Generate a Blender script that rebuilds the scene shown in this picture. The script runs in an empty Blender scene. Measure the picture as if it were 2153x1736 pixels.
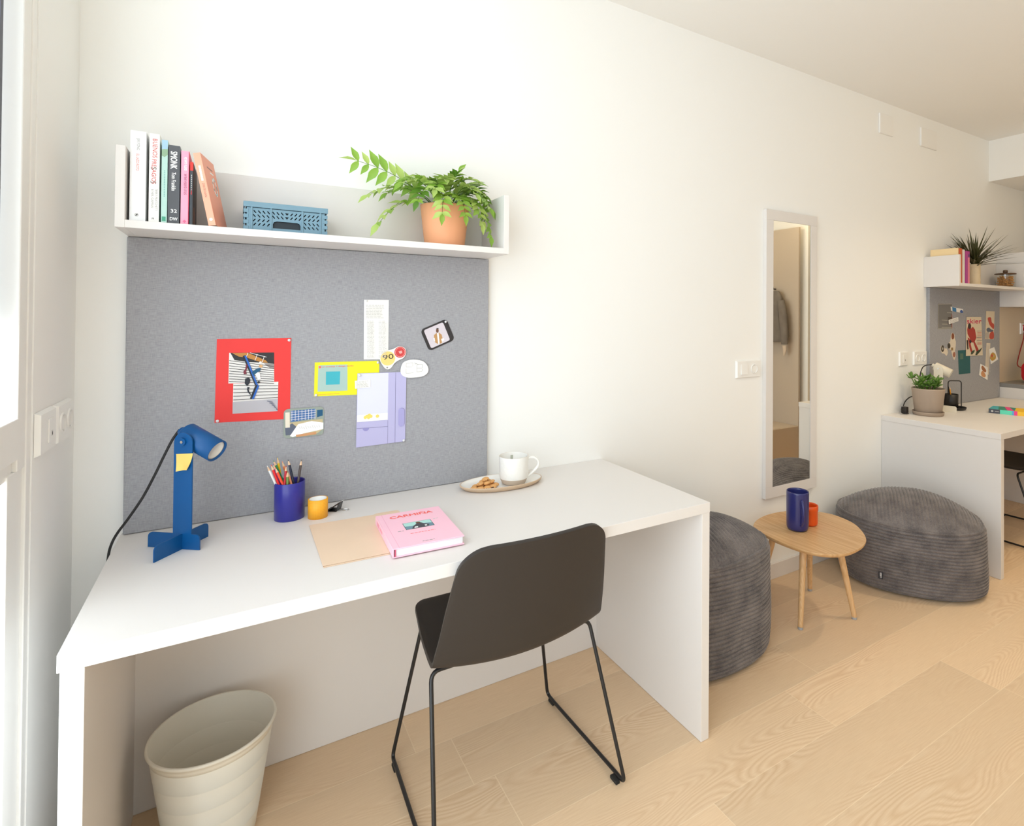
import bpy, bmesh, math, random
from mathutils import Vector, Matrix
from mathutils.geometry import interpolate_bezier
random.seed(7)
SC = bpy.context.scene
COL = SC.collection
PI = math.pi
ZT = 0.75            # desk top height
Y0 = -0.0219         # face of the pin boards

# ------------------------------------------------------------------ materials
def lin(c):
    return tuple(((v/255.0)/12.92 if v/255.0 <= 0.04045 else ((v/255.0+0.055)/1.055)**2.4) for v in c)
MATS = {}
class NT:
    def __init__(s, name):
        s.m = bpy.data.materials.new(name); s.m.use_nodes = True
        s.t = s.m.node_tree; s.b = s.t.nodes['Principled BSDF']
    def n(s, typ, **kw):
        nd = s.t.nodes.new(typ)
        for k, v in kw.items():
            if k.startswith('_'): setattr(nd, k[1:], v)
            else: nd.inputs[k.replace('~', ' ')].default_value = v
        return nd
    def l(s, a, b): s.t.links.new(a, b)
    def math(s, op, a, b=None, c=None):
        nd = s.t.nodes.new('ShaderNodeMath'); nd.operation = op
        for i, v in enumerate((a, b, c)):
            if v is None: continue
            if isinstance(v, (int, float)): nd.inputs[i].default_value = v
            else: s.l(v, nd.inputs[i])
        return nd.outputs[0]
    def mix(s, fac, a, b, mode='MIX'):
        nd = s.t.nodes.new('ShaderNodeMix'); nd.data_type = 'RGBA'; nd.blend_type = mode
        for i, v in ((0, fac), (6, a), (7, b)):
            if isinstance(v, (int, float)): nd.inputs[i].default_value = v
            elif isinstance(v, tuple): nd.inputs[i].default_value = (*v[:3], 1)
            else: s.l(v, nd.inputs[i])
        return nd.outputs[2]
    def coord(s): return s.n('ShaderNodeTexCoord').outputs['Object']
    def xyz(s, v):
        nd = s.n('ShaderNodeSeparateXYZ'); s.l(v, nd.inputs[0]); return nd.outputs
    def comb(s, x, y, z):
        nd = s.n('ShaderNodeCombineXYZ')
        for i, v in enumerate((x, y, z)):
            if isinstance(v, (int, float)): nd.inputs[i].default_value = v
            else: s.l(v, nd.inputs[i])
        return nd.outputs[0]
    def noise(s, vec, scale, detail=2, rough=.5):
        nd = s.n('ShaderNodeTexNoise', Scale=scale, Detail=detail, Roughness=rough); s.l(vec, nd.inputs['Vector']); return nd.outputs['Fac']
    def ramp(s, fac, stops):
        nd = s.n('ShaderNodeValToRGB'); e = nd.color_ramp.elements
        while len(e) < len(stops): e.new(0.5)
        for q, (p, c) in zip(e, stops): q.position = p; q.color = (*c[:3], 1)
        s.l(fac, nd.inputs[0]); return nd.outputs[0]
    def bump(s, h, strength, dist):
        nd = s.n('ShaderNodeBump', Strength=strength, Distance=dist); s.l(h, nd.inputs['Height']); s.l(nd.outputs[0], s.b.inputs['Normal'])
    def base(s, c):
        if isinstance(c, tuple): s.b.inputs['Base Color'].default_value = (*c[:3], 1)
        else: s.l(c, s.b.inputs['Base Color'])
def P(name, rgb, rough=.5, metal=0, spec=None, bump=None, var=0, coat=0):
    """plain surface; var = gentle colour variation, bump = (scale, strength, distance)"""
    if name in MATS: return MATS[name]
    t = NT(name); c = lin(rgb); t.base(c)
    t.b.inputs['Roughness'].default_value = rough; t.b.inputs['Metallic'].default_value = metal
    if spec is not None: t.b.inputs['Specular IOR Level'].default_value = spec
    if coat: t.b.inputs['Coat Weight'].default_value = coat
    if var or bump: co = t.coord()
    if var:
        f = t.noise(co, 9, 3)
        t.base(t.mix(f, tuple(v*(1-var) for v in c), tuple(min(1, v*(1+var)) for v in c)))
    if bump: t.bump(t.noise(co, bump[0], 3), bump[1], bump[2])
    MATS[name] = t.m; return t.m

WALL = P('wall_paint', (245, 245, 243), .75, spec=.2, bump=(260, .04, .002))
CEIL = P('ceiling_paint', (243, 242, 239), .8, spec=.2)
LAM = P('grey_white_laminate', (226, 222, 219), .42, spec=.35, bump=(500, .03, .0006))
WFRAME = P('window_enamel', (240, 239, 236), .35)
PLAST = P('white_plastic', (243, 242, 239), .3)
PLASTG = P('socket_recess', (214, 213, 210), .4)
BLACKHOLE = P('dark_hole', (40, 38, 36), .6)
BLK = P('black_plastic', (52, 47, 44), .5, spec=.35, bump=(900, .05, .0004))
BLKROD = P('black_powder_coat', (26, 26, 28), .35)
RUBBER = P('black_rubber', (30, 30, 30), .7)
LBLUE = P('blue_lacquer', (4, 80, 140), .42, spec=.4)
LCREAM = P('cream_lacquer', (226, 218, 200), .45)
CORD = P('black_cord', (30, 29, 31), .6)
BULB = P('lamp_glass', (216, 214, 205), .12)
BULBR = P('lamp_reflector', (190, 186, 172), .25, metal=.7)
CHROME = P('bright_steel', (215, 215, 215), .18, metal=1)
PAPER = P('white_paper', (244, 243, 240), .7)
RED = P('red_print', (232, 56, 54), .6)
INK = P('grey_ink', (150, 148, 146), .7)
INKL = P('pale_grey_ink', (200, 199, 196), .7)
INKD = P('dark_ink', (44, 43, 46), .6)
WHITEP = P('white_print', (246, 246, 246), .6)
KRAFT = P('kraft_card', (230, 204, 178), .75, var=.05)
KRAFTE = P('kraft_edge', (190, 150, 110), .75)
SOIL = P('potting_soil', (48, 36, 28), .9, bump=(120, .6, .01))

def mat_floor():
    t = NT('oak_planks'); co = t.coord(); x, y, z = t.xyz(co)
    W, Lg = .2035, 1.22
    yy = t.math('DIVIDE', t.math('ADD', y, .61+W*40), W)
    row = t.math('FLOOR', yy); fy = t.math('SUBTRACT', yy, row)
    wn = t.n('ShaderNodeTexWhiteNoise', _noise_dimensions='1D'); t.l(t.math('MULTIPLY', row, 1.37), wn.inputs['W'])
    xx = t.math('ADD', t.math('DIVIDE', x, Lg), t.math('MULTIPLY', wn.outputs['Value'], 7.3))
    colm = t.math('FLOOR', xx); fx = t.math('SUBTRACT', xx, colm)
    w2 = t.n('ShaderNodeTexWhiteNoise', _noise_dimensions='2D'); t.l(t.comb(row, colm, 0), w2.inputs['Vector'])
    rnd = w2.outputs['Value']; rc = w2.outputs['Color']
    r3 = t.xyz(rc)
    gx = t.math('ADD', x, t.math('MULTIPLY', r3[0], 31)); gy = t.math('ADD', y, t.math('MULTIPLY', r3[1], 17))
    # cathedral figure: contour lines of a stretched noise field
    n1 = t.noise(t.comb(t.math('MULTIPLY', gx, 1.9), t.math('MULTIPLY', gy, 9.5), 0), 1.0, .6, .3)
    n2 = t.noise(t.comb(t.math('MULTIPLY', gx, 9), t.math('MULTIPLY', gy, 60), 0), 1.0, 2, .5)
    ring = t.math('FRACT', t.math('ADD', t.math('MULTIPLY', n1, 26), t.math('MULTIPLY', n2, .5)))
    ring = t.math('ABSOLUTE', t.math('SUBTRACT', t.math('MULTIPLY', ring, 2), 1))
    fine = t.noise(t.comb(t.math('MULTIPLY', gx, 14), t.math('MULTIPLY', gy, 300), 0), 1.0, 3, .6)
    blot = t.noise(t.comb(t.math('MULTIPLY', gx, 1.1), t.math('MULTIPLY', gy, 5), 3.0), 1.0, 3, .55)
    mask = t.ramp(t.noise(t.comb(t.math('MULTIPLY', gx, .9), t.math('MULTIPLY', gy, 7), 9.0), 1.0, 1, .4), [(.44, (0, 0, 0)), (.64, (1, 1, 1))])
    figc = t.ramp(ring, [(0, lin((236, 210, 178))), (.5, lin((230, 201, 167))), (1, lin((220, 188, 152)))])
    c = t.mix(mask, lin((230, 202, 168)), figc)
    c = t.mix(t.math('MULTIPLY', t.math('SUBTRACT', fine, .34), .85), c, lin((202, 166, 126)))
    c = t.mix(t.math('MULTIPLY', t.math('SUBTRACT', blot, .42), .9), c, lin((212, 190, 160)))
    tone = t.math('MULTIPLY_ADD', rnd, .16, .92)
    c = t.mix(1.0, c, t.comb(tone, tone, tone), 'MULTIPLY')
    # bevelled joints
    ey = t.math('MINIMUM', fy, t.math('SUBTRACT', 1, fy)); ex = t.math('MINIMUM', fx, t.math('SUBTRACT', 1, fx))
    jy = t.math('LESS_THAN', ey, .006); jx = t.math('LESS_THAN', ex, .0011)
    j = t.math('MAXIMUM', jy, jx)
    c = t.mix(t.math('MULTIPLY', j, .45), c, lin((244, 224, 194)))
    t.base(c)
    t.b.inputs['Roughness'].default_value = .46; t.b.inputs['Specular IOR Level'].default_value = .35
    t.bump(t.math('SUBTRACT', fine, t.math('MULTIPLY', j, 1.2)), .12, .0012)
    return t.m
def mat_wood(name, axis_scale, a, b):
    t = NT(name); co = t.coord(); x, y, z = t.xyz(co)
    v = t.comb(t.math('MULTIPLY', x, axis_scale[0]), t.math('MULTIPLY', y, axis_scale[1]), t.math('MULTIPLY', z, axis_scale[2]))
    n1 = t.noise(v, 1.0, 2, .4)
    ring = t.math('FRACT', t.math('MULTIPLY', n1, 13)); ring = t.math('ABSOLUTE', t.math('SUBTRACT', t.math('MULTIPLY', ring, 2), 1))
    t.base(t.mix(ring, lin(a), lin(b)))
    t.b.inputs['Roughness'].default_value = .4
    return t.m
def mat_fabric():
    t = NT('grey_board_fabric'); co = t.coord(); x, y, z = t.xyz(co)
    # plain weave: crossed threads about a millimetre wide, with slubs
    x = t.math('ADD', x, y); wx = t.math('SINE', t.math('MULTIPLY', x, 2*PI/.0017)); wz = t.math('SINE', t.math('MULTIPLY', z, 2*PI/.0017))
    w = t.math('MULTIPLY', wx, wz)
    h = t.noise(t.comb(t.math('MULTIPLY', x, 60), 0, t.math('MULTIPLY', z, 700)), 1.0, 2)
    v = t.noise(t.comb(t.math('MULTIPLY', x, 700), 0, t.math('MULTIPLY', z, 60)), 1.0, 2)
    f = t.math('ADD', t.math('MULTIPLY_ADD', w, .16, .1), t.math('ADD', t.math('MULTIPLY', h, .45), t.math('MULTIPLY', v, .35)))
    t.base(t.ramp(f, [(.22, lin((128, 128, 133))), (.78, lin((188, 189, 194)))]))
    t.b.inputs['Roughness'].default_value = .9; t.b.inputs['Specular IOR Level'].default_value = .1
    t.bump(f, .35, .0008)
    return t.m
def mat_cord():
    t = NT('grey_corduroy'); co = t.coord()
    n = t.noise(co, 14, 3, .6); n2 = t.noise(co, 180, 2)
    f = t.math('MULTIPLY_ADD', n2, .35, t.math('MULTIPLY', n, .65))
    t.base(t.ramp(f, [(.34, lin((84, 80, 81))), (.62, lin((124, 117, 115)))]))
    t.b.inputs['Roughness'].default_value = .85; t.b.inputs['Specular IOR Level'].default_value = .15
    t.b.inputs['Sheen Weight'].default_value = .35; t.b.inputs['Sheen Roughness'].default_value = .4
    t.bump(n2, .3, .002)
    return t.m
def mat_leaf(name, a, b, rough=.42, trans=.25):
    t = NT(name); co = t.coord(); f = t.noise(co, 22, 2)
    t.base(t.mix(f, lin(a), lin(b))); t.b.inputs['Roughness'].default_value = rough
    if trans:
        tr = t.n('ShaderNodeBsdfTranslucent', Color=(*lin(b), 1)); mx = t.n('ShaderNodeMixShader', Fac=trans)
        t.l(t.b.outputs[0], mx.inputs[1]); t.l(tr.outputs[0], mx.inputs[2])
        t.l(mx.outputs[0], t.t.nodes['Material Output'].inputs['Surface'])
    return t.m
def mat_glass(name='window_glass', tint=(1, 1, 1), refl=.05):
    t = NT(name); tr = t.n('ShaderNodeBsdfTransparent', Color=(*tint, 1)); gl = t.n('ShaderNodeBsdfGlossy', Roughness=.01)
    mx = t.n('ShaderNodeMixShader', Fac=refl)
    t.l(tr.outputs[0], mx.inputs[1]); t.l(gl.outputs[0], mx.inputs[2])
    t.l(mx.outputs[0], t.t.nodes['Material Output'].inputs['Surface']); return t.m
def mat_grid(name, a, b, pitch):
    """washi tape grid: thin lines around the roll (z) and along it (angle)"""
    t = NT(name); co = t.coord(); x, y, z = t.xyz(co)
    ang = t.math('ARCTAN2', y, x)
    fz = t.math('FRACT', t.math('DIVIDE', z, pitch)); fa = t.math('FRACT', t.math('MULTIPLY', ang, .026/pitch))
    g = t.math('MAXIMUM', t.math('LESS_THAN', fz, .16), t.math('LESS_THAN', fa, .14))
    t.base(t.mix(g, lin(a), lin(b))); t.b.inputs['Roughness'].default_value = .5; return t.m
def mat_speck(name, a, b, scale, thr=.62, rough=.6):
    t = NT(name); co = t.coord(); f = t.noise(co, scale, 2)
    t.base(t.mix(t.math('GREATER_THAN', f, thr), lin(a), lin(b))); t.b.inputs['Roughness'].default_value = rough
    t.bump(f, .3, .002); return t.m
FLOOR = mat_floor(); FABRIC = mat_fabric(); CORDUROY = mat_cord()
OAKTOP = mat_wood('oak_table_top', (14, 1.3, 6), (210, 172, 125), (194, 150, 102))
OAKLEG = mat_wood('oak_leg', (30, 30, 2), (222, 184, 138), (208, 166, 116))
GLASS = mat_glass()
FERN = mat_leaf('fern_green', (98, 150, 38), (158, 194, 80)); FERN2 = mat_leaf('fern_light', (146, 186, 72), (192, 210, 124)); FERN3 = mat_leaf('fern_dark', (60, 112, 28), (108, 150, 54))
JADE = mat_leaf('succulent_green', (62, 104, 34), (112, 152, 62), .3, .1)
DRAC = mat_leaf('dracaena_green', (42, 44, 22), (84, 86, 44), .4, .1)
TERRA = P('terracotta', (236, 168, 126), .6, var=.04)
CRATE = P('slate_blue_plastic', (112, 146, 164), .45)
MIRROR = P('mirror_silver', (238, 236, 228), .01, metal=1)

# ------------------------------------------------------------------ mesh building
class MB:
    def __init__(s): s.v = []; s.f = []; s.mi = []; s.sm = []; s.mats = []
    def idx(s, m):
        if m not in s.mats: s.mats.append(m)
        return s.mats.index(m)
    def add(s, vs, fs, m, smooth=False, M=None):
        o = len(s.v); i = s.idx(m)
        for v in vs: s.v.append(tuple(M @ Vector(v)) if M is not None else tuple(v))
        for f in fs: s.f.append([q+o for q in f]); s.mi.append(i); s.sm.append(smooth)
        return s
    def bm(s, b, m, smooth=False, M=None):
        b.verts.index_update()
        s.add([v.co.copy() for v in b.verts], [[v.index for v in f.verts] for f in b.faces], m, smooth, M); b.free(); return s
    def box(s, x0, x1, y0, y1, z0, z1, m, bev=0, M=None):
        b = bmesh.new(); bmesh.ops.create_cube(b, size=1)
        for v in b.verts: v.co = Vector(((x0+x1)/2+v.co.x*(x1-x0), (y0+y1)/2+v.co.y*(y1-y0), (z0+z1)/2+v.co.z*(z1-z0)))
        if bev: bmesh.ops.bevel(b, geom=b.edges[:], offset=bev, segments=2, profile=.5, affect='EDGES')
        return s.bm(b, m, False, M)
    def prism(s, poly, z0, z1, m, M=None, smooth=False):
        n = len(poly); vs = [(x, y, z0) for x, y in poly]+[(x, y, z1) for x, y in poly]
        s.add(vs, [list(range(n))[::-1], list(range(n, 2*n))], m, False, M)
        return s.add(vs, [[i, (i+1) % n, n+(i+1) % n, n+i] for i in range(n)], m, smooth, M)
    def poly(s, pts, m): return s.add(pts, [list(range(len(pts)))], m)
    def tube(s, path, r, m, n=10, caps=True, radii=None, flat=1.0):
        pts = [Vector(p) for p in path]; N = len(pts); vs = []; fs = []
        t0 = (pts[1]-pts[0]).normalized(); a = Vector((0, 0, 1)) if abs(t0.z) < .9 else Vector((1, 0, 0))
        u = t0.cross(a).normalized()
        for i, p in enumerate(pts):
            t = (pts[min(i+1, N-1)]-pts[max(i-1, 0)]).normalized()
            u = (u-t*u.dot(t)).normalized(); w = t.cross(u); rr = radii[i] if radii else r
            for k in range(n):
                q = 2*PI*k/n; vs.append(p+u*math.cos(q)*rr+w*math.sin(q)*rr*flat)
        for i in range(N-1):
            for k in range(n): fs.append([i*n+k, i*n+(k+1) % n, (i+1)*n+(k+1) % n, (i+1)*n+k])
        s.add(vs, fs, m, True)
        if caps: s.add(vs[:n], [list(range(n))[::-1]], m); s.add(vs[-n:], [list(range(n))], m)
        return s
    def lathe(s, prof, m, n=48, M=None, sx=1, sy=1, smooth=True):
        vs = []; fs = []
        for r, z in prof:
            for k in range(n): a = 2*PI*k/n; vs.append((r*math.cos(a)*sx, r*math.sin(a)*sy, z))
        for i in range(len(prof)-1):
            for k in range(n): fs.append([i*n+k, i*n+(k+1) % n, (i+1)*n+(k+1) % n, (i+1)*n+k])
        return s.add(vs, fs, m, smooth, M)
    def ball(s, c, rx, ry, rz, m, u=16, v=10):
        b = bmesh.new(); bmesh.ops.create_uvsphere(b, u_segments=u, v_segments=v, radius=1)
        for q in b.verts: q.co = Vector((c[0]+q.co.x*rx, c[1]+q.co.y*ry, c[2]+q.co.z*rz))
        return s.bm(b, m, True)
    def text(s, txt, h, m, M, bold=0, width=None, align='LEFT', shear=0):
        """lettering: h = cap height; M maps text x/y to the surface; width squeezes it"""
        cu = bpy.data.curves.new('lettering', 'FONT'); cu.body = txt; cu.size = h/.72; cu.align_x = align; cu.resolution_u = 3
        cu.shear = shear
        o = bpy.data.objects.new('lettering', cu); COL.objects.link(o)
        dg = bpy.context.evaluated_depsgraph_get(); me = o.evaluated_get(dg).to_mesh()
        vs = [v.co.copy() for v in me.vertices]; fs = [list(p.vertices) for p in me.polygons]
        o.evaluated_get(dg).to_mesh_clear(); bpy.data.objects.remove(o); bpy.data.curves.remove(cu)
        if width and vs:
            x0 = min(v.x for v in vs); x1 = max(v.x for v in vs); k = width/max(1e-6, x1-x0)
            for v in vs: v.x *= k
        for q, dx in enumerate((0, -1, 1, 0, 0) if bold else (0,)):      # heavier strokes: the same letters struck again beside themselves
            dy = (0, 0, 0, 1, -1)[q]; b_ = bold*h*1.3
            s.add([Vector((v.x+dx*b_, v.y+dy*b_, q*.00002)) for v in vs], fs, m, False, M)
        return s
    def build(s, name, parent=None, loc=None, label=None):
        me = bpy.data.meshes.new(name); me.from_pydata(s.v, [], s.f)
        for m in s.mats: me.materials.append(m)
        for p, i, q in zip(me.polygons, s.mi, s.sm): p.material_index = i; p.use_smooth = q
        me.update()
        o = bpy.data.objects.new(name, me); COL.objects.link(o)
        if parent: o.parent = parent
        if loc: o.location = loc
        if label: o['label'] = label
        return o
def tag(o, label, cat, group=None):
    o['label'] = label; o['category'] = cat
    if group: o['group'] = group
    return o
def thing(name, label, cat, loc=(0, 0, 0), rotz=0, group=None):
    o = bpy.data.objects.new(name, None); COL.objects.link(o); o.location = loc; o.rotation_euler = (0, 0, rotz)
    o.empty_display_size = .05
    return tag(o, label, cat, group)
def struct(name, mb, parent=None):
    o = mb.build(name, parent)
    if not parent: o['kind'] = 'structure'
    return o
def copy_tree(o, parent=None):
    c = o.copy(); COL.objects.link(c); c.parent = parent
    for ch in list(o.children): copy_tree(ch, c)
    return c
def frame(origin, ax, ay):
    ax = Vector(ax).normalized(); ay = Vector(ay).normalized(); az = ax.cross(ay)
    return Matrix((( ax.x, ay.x, az.x, origin[0]), (ax.y, ay.y, az.y, origin[1]), (ax.z, ay.z, az.z, origin[2]), (0, 0, 0, 1)))
def rounded(w, h, r, n=6):
    pts = []
    for cx, cy, a0 in ((w/2-r, h/2-r, 0), (-w/2+r, h/2-r, PI/2), (-w/2+r, -h/2+r, PI), (w/2-r, -h/2+r, 1.5*PI)):
        for k in range(n+1): a = a0+PI/2*k/n; pts.append((cx+r*math.cos(a), cy+r*math.sin(a)))
    return pts
def bez(p0, p1, p2, n):
    p0, p1, p2 = Vector(p0), Vector(p1), Vector(p2)
    return [p0*(1-t)**2+p1*2*t*(1-t)+p2*t*t for t in [i/(n-1) for i in range(n)]]
def fillet(path, r, n=6):
    """polyline with its corners rounded"""
    P_ = [Vector(p) for p in path]; out = [P_[0]]
    for i in range(1, len(P_)-1):
        a, b, c = P_[i-1], P_[i], P_[i+1]
        d = min(r, (a-b).length*.45, (c-b).length*.45)
        out += bez(b+(a-b).normalized()*d, b, b+(c-b).normalized()*d, n)
    return out+[P_[-1]]
def plate(outline, holes, thick):
    """flat panel with real holes, in the XY plane, thickness along Z -> (verts, faces)"""
    cu = bpy.data.curves.new('plate', 'CURVE'); cu.dimensions = '2D'; cu.fill_mode = 'BOTH'; cu.extrude = thick/2
    for ring in [outline]+holes:
        sp = cu.splines.new('POLY'); sp.points.add(len(ring)-1); sp.use_cyclic_u = True
        for p, (x, y) in zip(sp.points, ring): p.co = (x, y, 0, 1)
    o = bpy.data.objects.new('plate', cu); COL.objects.link(o)
    dg = bpy.context.evaluated_depsgraph_get(); me = o.evaluated_get(dg).to_mesh()
    r = [v.co.copy() for v in me.vertices], [list(p.vertices) for p in me.polygons]
    o.evaluated_get(dg).to_mesh_clear(); bpy.data.objects.remove(o); bpy.data.curves.remove(cu)
    return r

# ------------------------------------------------------------------ room
XW, HC = -0.098, 2.667
struct('floor', MB().box(XW-.3, 7.6, -3.3, .2, -.1, 0, FLOOR))
struct('ceiling', MB().box(XW-.3, 7.6, -3.3, .2, HC, HC+.12, CEIL))
struct('wall_back', MB().box(XW, 7.6, 0, .15, 0, HC, WALL))
struct('wall_front', MB().box(XW, 7.6, -3.3, -3.15, 0, HC, WALL))
struct('wall_right', MB().box(7.5, 7.6, -3.15, 0, 0, HC, WALL))
struct('wall_corner', MB().box(4.86, 7.5, -3.15, -1.5, 0, HC, WALL))
# window wall: solid strips around one tall opening
WY0, WY1, WZ0, WZ1 = -3.0, -.35, .06, 2.62
w = MB(); w.box(XW-.28, XW, WY1, 0, 0, HC, WALL); w.box(XW-.28, XW, -3.15, WY0, 0, HC, WALL)
w.box(XW-.28, XW, WY0, WY1, 0, WZ0, WALL); w.box(XW-.28, XW, WY0, WY1, WZ1, HC, WALL)
struct('wall_left', w)
wf = MB()
wf.box(XW-.07, XW-.002, WY1-.028, WY1, WZ0, WZ1, WFRAME, .002)                # outer jamb
wf.box(XW-.05, XW-.008, -.462, WY1-.028, WZ0, 1.03, WFRAME, .002)               # lower sash stile
wf.box(XW-.05, XW-.004, -.424, WY1-.028, 1.03, WZ1, WFRAME, .002)               # upper sash stile
wf.box(XW-.06, XW-.002, WY0, WY1-.075, 1.055, 1.135, WFRAME, .002)               # transom
wf.box(XW-.05, XW-.012, WY0, -.425, 1.02, 1.055, WFRAME, .002)
wf.box(XW-.07, XW-.002, WY0, WY0+.07, WZ0, WZ1, WFRAME, .002)
wf.box(XW-.06, XW-.004, WY0, WY1, WZ0, WZ0+.06, WFRAME, .002)
wf.box(XW-.06, XW-.004, WY0, WY1, WZ1-.05, WZ1, WFRAME, .002)
win = struct('window_1', wf)
struct('window_pane', MB().box(XW-.036, XW-.032, WY0+.05, -.40, WZ0+.04, WZ1-.03, GLASS), win)
struct('window_mullion', MB().box(XW-.075, XW-.022, -.486, -.470, 1.30, WZ1, P('anthracite_profile', (70, 72, 84), .5)), win)
# skirting boards
b = MB(); b.box(1.55, 3.58, -.013, 0, 0, .078, LAM, .002)
struct('baseboard_back', b)
struct('baseboard_left', MB().box(XW, XW+.012, -.35, 0, 0, .078, LAM, .002))
struct('baseboard_corner', MB().box(4.846, 4.86, -1.62, -1.486, 0, .085, WFRAME, .002))
# lowered ceiling over the kitchen end
struct('trim_1', MB().box(4.994, 7.5, -3.15, 0, 2.364, HC, CEIL))

# ------------------------------------------------------------------ desks, shelves, boards
def desk(name, label, x0, loc=None):
    D, Lx, t, pt = .633, 1.5418, .032, .0332
    d = thing(name, label, 'desk', (x0, 0, 0))
    MB().box(0, Lx, -D, -.0005, ZT-t, ZT, LAM, .0012).build('desk_top', d)
    MB().box(.004, .004+pt, -D+.001, -.001, 0.001, ZT-t, LAM, .001).build('side_panel', d)
    MB().box(Lx-pt, Lx-.0005, -D+.001, -.001, 0.001, ZT-t, LAM, .001).build('side_panel', d)
    MB().box(.004+pt, Lx-pt, -.0246, -.002, 0.001, ZT-t, LAM).build('modesty_panel', d)
    return d
desk('desk', 'white laminate desk with panel sides under the books shelf by the window', 0)
desk('desk', 'white laminate desk beside the kitchen with a grey plant pot on it', 3.587)
def shelf(label, x0):
    Lx, D, z0, z1, t = 1.0166, .2151, 1.5464, 1.743, .0188
    s = thing('wall_shelf', label, 'shelf', (x0, 0, z0))
    MB().box(t, Lx-t, -D, -.0005, 0, t, LAM, .0008).build('shelf_board', s)
    MB().box(0, t, -D, -.0005, 0, z1-z0, LAM, .0008).build('end_panel', s)
    MB().box(Lx-t, Lx, -D, -.0005, 0, z1-z0, LAM, .0008).build('end_panel', s)
    MB().box(t, Lx-t, -.016, -.0005, t, z1-z0+.004, LAM, .0008).build('back_panel', s)
    return s
shelf('long white wall shelf holding the fern and the blue crate', .0077)
shelf('far white wall shelf holding a spiky plant and a glass jar', 4.076)
def board(label, x0, x1):
    b = MB(); b.box(x0, x1, Y0, -.0005, ZT+.001, 1.5455, FABRIC, .003)
    return tag(b.build('pin_board'), label, 'pin board')
board('big grey fabric pin board with a red poster, behind the blue lamp', .0064, 1.0321)
board('far grey fabric pin board with a skier cover pinned on it', 4.108, 5.119)

# ------------------------------------------------------------------ paper things pinned to the boards
def sheet(name, label, cat, outline, mat, layers=(), lift=0.0, thick=.0006, group=None):
    """flat print on the board; layers = (points, material) printed in order, all in board x/z metres"""
    cx = sum(p[0] for p in outline)/len(outline); cz = sum(p[1] for p in outline)/len(outline)
    yf = -thick; mb = MB()
    M = frame((0, 0, 0), (1, 0, 0), (0, 0, 1))
    mb.prism([(p[0]-cx, p[1]-cz) for p in outline], 0, thick, mat, M)
    for k, (pts, m) in enumerate(layers):
        if callable(pts): pts(mb, m, Matrix.Translation((-cx, yf-.00012*(k+1), -cz)) @ M)
        else: mb.poly([(p[0]-cx, yf-.00012*(k+1), p[1]-cz) for p in pts], m)
    o = mb.build(name, None, (cx, Y0-.0003-lift, cz)); return tag(o, label, cat, group)
def quad(x0, x1, z0, z1): return [(x0, z0), (x1, z0), (x1, z1), (x0, z1)]
def strip_(a, b, wd):
    d = Vector((b[0]-a[0], b[1]-a[1])); n = Vector((-d.y, d.x)).normalized()*wd/2
    return [(a[0]+n.x, a[1]+n.y), (a[0]-n.x, a[1]-n.y), (b[0]-n.x, b[1]-n.y), (b[0]+n.x, b[1]+n.y)]
def circ(cx, cz, r, n=24, ry=None, rot=0):
    ry = ry or r; o = []
    for k in range(n):
        a = 2*PI*k/n; x, y = r*math.cos(a), ry*math.sin(a)
        o.append((cx+x*math.cos(rot)-y*math.sin(rot), cz+x*math.sin(rot)+y*math.cos(rot)))
    return o
def smooth_blob(pts, n=5):
    """closed Catmull-Rom through the points"""
    o = []; N = len(pts)
    for i in range(N):
        p0, p1, p2, p3 = [Vector(pts[(i+k-1) % N]) for k in range(4)]
        for q in range(n):
            t = q/n
            o.append(tuple(.5*((2*p1)+(p2-p0)*t+(2*p0-5*p1+4*p2-p3)*t*t+(3*p1-p0-3*p2+p3)*t**3)))
    return o
def words_rows(x0, x1, z0, z1, n, m, h, gap=.12, seed=1):
    """rows of unreadably small print: one bar per word"""
    r = random.Random(seed); out = []
    for i in range(n):
        z = z1-(z1-z0)*(i+.5)/n; x = x0; end = x1-(x1-x0)*r.uniform(0, .2)
        while x < end:
            wl = min(r.uniform(.004, .011), end-x)
            if wl > .0015: out.append((quad(x, x+wl, z-h/2, z+h/2), m))
            x += wl+.0018
    return out
def txt(s, x, z, h, bold=0, width=None, rot=0, align='LEFT', shear=0):
    def f(mb, m, M):
        mb.text(s, h, m, M @ Matrix.Translation((x, z, 0)) @ Matrix.Rotation(rot, 4, 'Z'), bold, width, align, shear)
    return f

# red poster with two stair photographs
STEP = P('print_white_steps', (232, 230, 228), .6); CONC = P('print_pavement', (186, 184, 192), .6); OCHRE = P('print_ochre', (190, 132, 62), .6)
PBLUE = P('print_blue', (32, 98, 190), .6); PNAVY = P('print_navy', (30, 36, 48), .6); PSKIN = P('print_skin', (214, 170, 120), .6); DKRED = P('print_dark_red', (120, 40, 60), .6); TEALC = P('print_teal', (20, 84, 120), .6)
L = []
up = [(.239, 1.228), (.352, 1.226), (.353, 1.138), (.238, 1.140)]
lo = [(.250, 1.139), (.364, 1.138), (.363, 1.050), (.249, 1.052)]
L += [(up, STEP), (lo, STEP)]
L += [([(.249, 1.086), (.3635, 1.087), (.363, 1.050), (.249, 1.052)], CONC)]
L += [([(.242, 1.228), (.352, 1.226), (.3525, 1.192), (.318, 1.197), (.285, 1.200), (.252, 1.207)], INKD)]
L += [([(.246, 1.2275), (.285, 1.227), (.331, 1.203), (.336, 1.196), (.318, 1.198), (.285, 1.212), (.262, 1.217)], OCHRE)]
L += [([(.326, 1.194), (.3525, 1.192), (.3525, 1.176), (.340, 1.181)], P('print_grey', (150, 142, 140), .6))]
for k in range(9):
    z = 1.206-.0075*k; L.append((strip_((.2395, z), (.3523, z-.022+.0012*k), .0014), INKD))
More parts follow.
